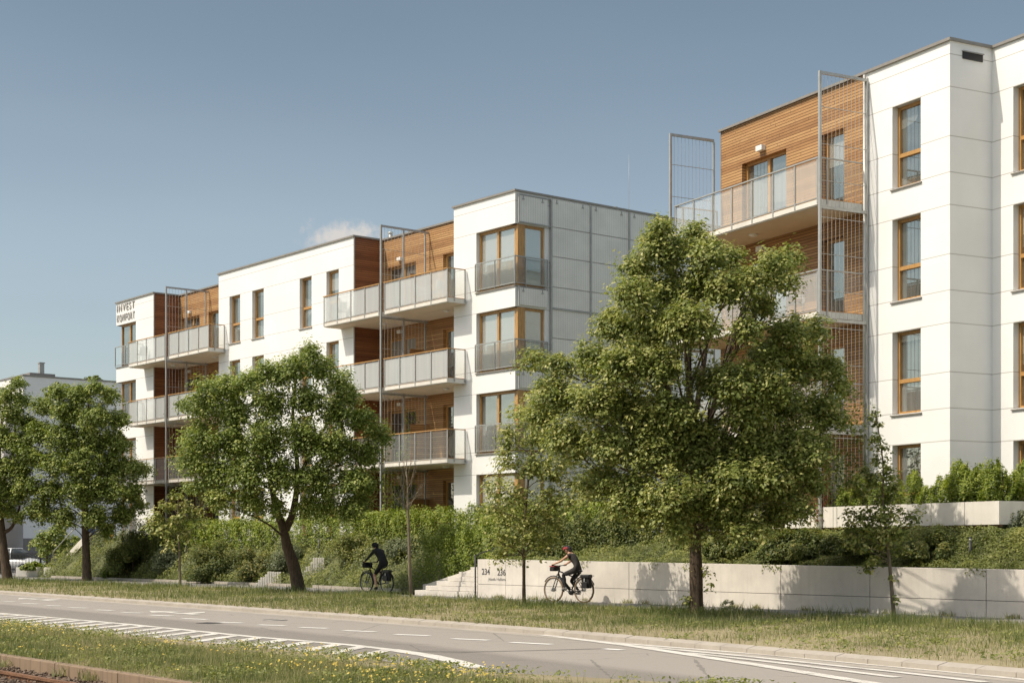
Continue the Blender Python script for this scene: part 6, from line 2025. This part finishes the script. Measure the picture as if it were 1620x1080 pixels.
def panniers(label, host):
    bag('pannier_bag', label, host, [('bag_body', (-0.35, -0.07, 0.085, 0.22, 0.42, 0.73), 'cloth'), ('flap', (-0.37, -0.05, 0.08, 0.25, 0.70, 0.80), 'black'), ('pocket', (-0.31, -0.11, 0.24, 0.27, 0.42, 0.60), 'black'), ('buckle', (-0.23, -0.19, 0.25, 0.262, 0.60, 0.69), 'metal')])


panniers('black pannier bag on the rear rack of the bicycle ridden in black', bk_m)
bag('handlebar_bag', 'black box-shaped bag on the handlebar in front of the cyclist in black', bk_m, [('bag_body', (0.97, 1.15, -0.16, 0.16, 0.86, 1.02), 'cloth'), ('lid', (0.96, 1.16, -0.165, 0.165, 1.021, 1.05), 'black')])
# --- cyclist in the red helmet
h = Vector((-0.75, 0.661)); wrz = math.atan2(h.y, h.x)
rear = at(924.0, 953.6, 3750 / 85.6); rear.z = 0
bk_w = bicycle('black electric bicycle with tan tyres ridden by the woman in the red helmet', rear, wrz, 'rimtan', True); crank(bk_w, R(20))
J = dict(pelvis=(0.19, 0, 0.96), waist=(0.25, 0, 1.08), chest=(0.37, 0, 1.24), upper=(0.45, 0, 1.32), neck=(0.52, 0, 1.39), head=(0.575, 0, 1.465), face=(0.95, 0.05, -0.25),
         shoL=(0.455, 0.15, 1.31), shoR=(0.455, -0.15, 1.31), elbL=(0.66, 0.22, 1.16), elbR=(0.66, -0.22, 1.16), wriL=(0.845, 0.27, 1.085), wriR=(0.845, -0.27, 1.085), gripL=(0.90, 0.27, 1.055), gripR=(0.90, -0.27, 1.055),
         hipL=(0.22, 0.09, 0.92), hipR=(0.22, -0.09, 0.92), kneL=(0.66, 0.11, 0.78), kneR=(0.55, -0.11, 0.60), ankL=(0.565, 0.12, 0.42), ankR=(0.27, -0.12, 0.32), toeL=(0.70, 0.13, 0.375), toeR=(0.38, -0.13, 0.25))
rr = dict(base_r, pelvis=0.138, waist=0.108, chest=0.118, upper=0.09, neck=0.045, sho=0.052, arm=0.040, elb=0.033, wri=0.023, thigh=0.080, calf=0.054)
pw_, hd, fw, up, sv = person('woman cyclist in red helmet, dark sleeveless top and dark trousers along the retaining wall', rear, wrz, J, rr,
                             dict(top='cloth2', neck='skin', head='skin', sleeve='skin', fore='skin', hand='skin', short='cloth2', leg='cloth', shoe='shoe'))
shell(pw_, 'helmet', hd + up * 0.055 - fw * 0.005, (fw, sv, up), (0.135, 0.112, 0.105), [M['red'], M['black']], lambda d: (1 if d[2] > 0.62 or d[0] < -0.35 else 0) if d[2] > -0.15 else None)
shell(pw_, 'hair', hd + up * 0.02 - fw * 0.025, (fw, sv, up), (0.098, 0.095, 0.105), [M['hair']], lambda d: 0 if d[0] < -0.1 else None)
panniers('black pannier bag on the rear rack of the electric bicycle', bk_w)
bag('handlebar_bag', 'dark bag with reddish trim on the handlebar of the electric bicycle', bk_w, [('bag_body', (0.97, 1.13, -0.15, 0.15, 0.88, 1.0), 'cloth2'), ('lid', (0.96, 1.14, -0.155, 0.155, 1.001, 1.03), 'red')])


# ================================================================= CHAIRS ON THE BALCONIES
def make_chair(label):
    r = tag(empty('balcony_chair', (0, 0, 0)), label, 'chair')
    m = MB(); m.box(-0.22, 0.22, -0.22, 0.22, 0.42, 0.45); m.build('seat', M['metal'], r)
    m = MB(); m.box(-0.21, 0.21, 0.215, 0.235, 0.52, 0.86); m.build('backrest', M['metal'], r)
    for x in (-0.22, 0.22):
        m = MB(); m.tube([(x, -0.2, 0), (x, -0.2, 0.64), (x, 0.2, 0.66)], 0.013, 6); m.build('arm', M['lamp'], r)
        m = MB(); m.tube([(x, 0.24, 0), (x, 0.21, 0.45), (x, 0.235, 0.88)], 0.013, 6); m.build('leg', M['lamp'], r)
    return r


c0 = make_chair('pale metal chair behind the printed glass of the middle top balcony, left of the trellis')
spots = [(LF, LF.s(538, -.4), -0.42, 10.9, 0.4, None), (LF, LF.s(668, -.3), -0.35, 10.9, 2.2, 'pale metal chair on the middle top balcony right of the trellis'),
         (LF, LF.s(690, -.2), -0.25, 10.9, -1.2, 'second pale metal chair on that balcony, nearer the white corner block'),
         (LF, LF.s(225, -.4), -0.42, 10.9, 0.7, 'pale metal chair on the balcony under the wall letters'),
         (RF, RF.s(1262, -.9), -0.95, 7.9, 2.4, 'pale metal chair on the right building, second balcony from the top')]
for fr, s, t, z, a, lab in spots:
    o = c0 if lab is None else copy_tree(c0)
    o.location = fr.w(s, t, z + 0.002); o.rotation_euler = (0, 0, fr.rz + a)
    o['group'] = 'chairs on the balconies'
    if lab: o['label'] = lab
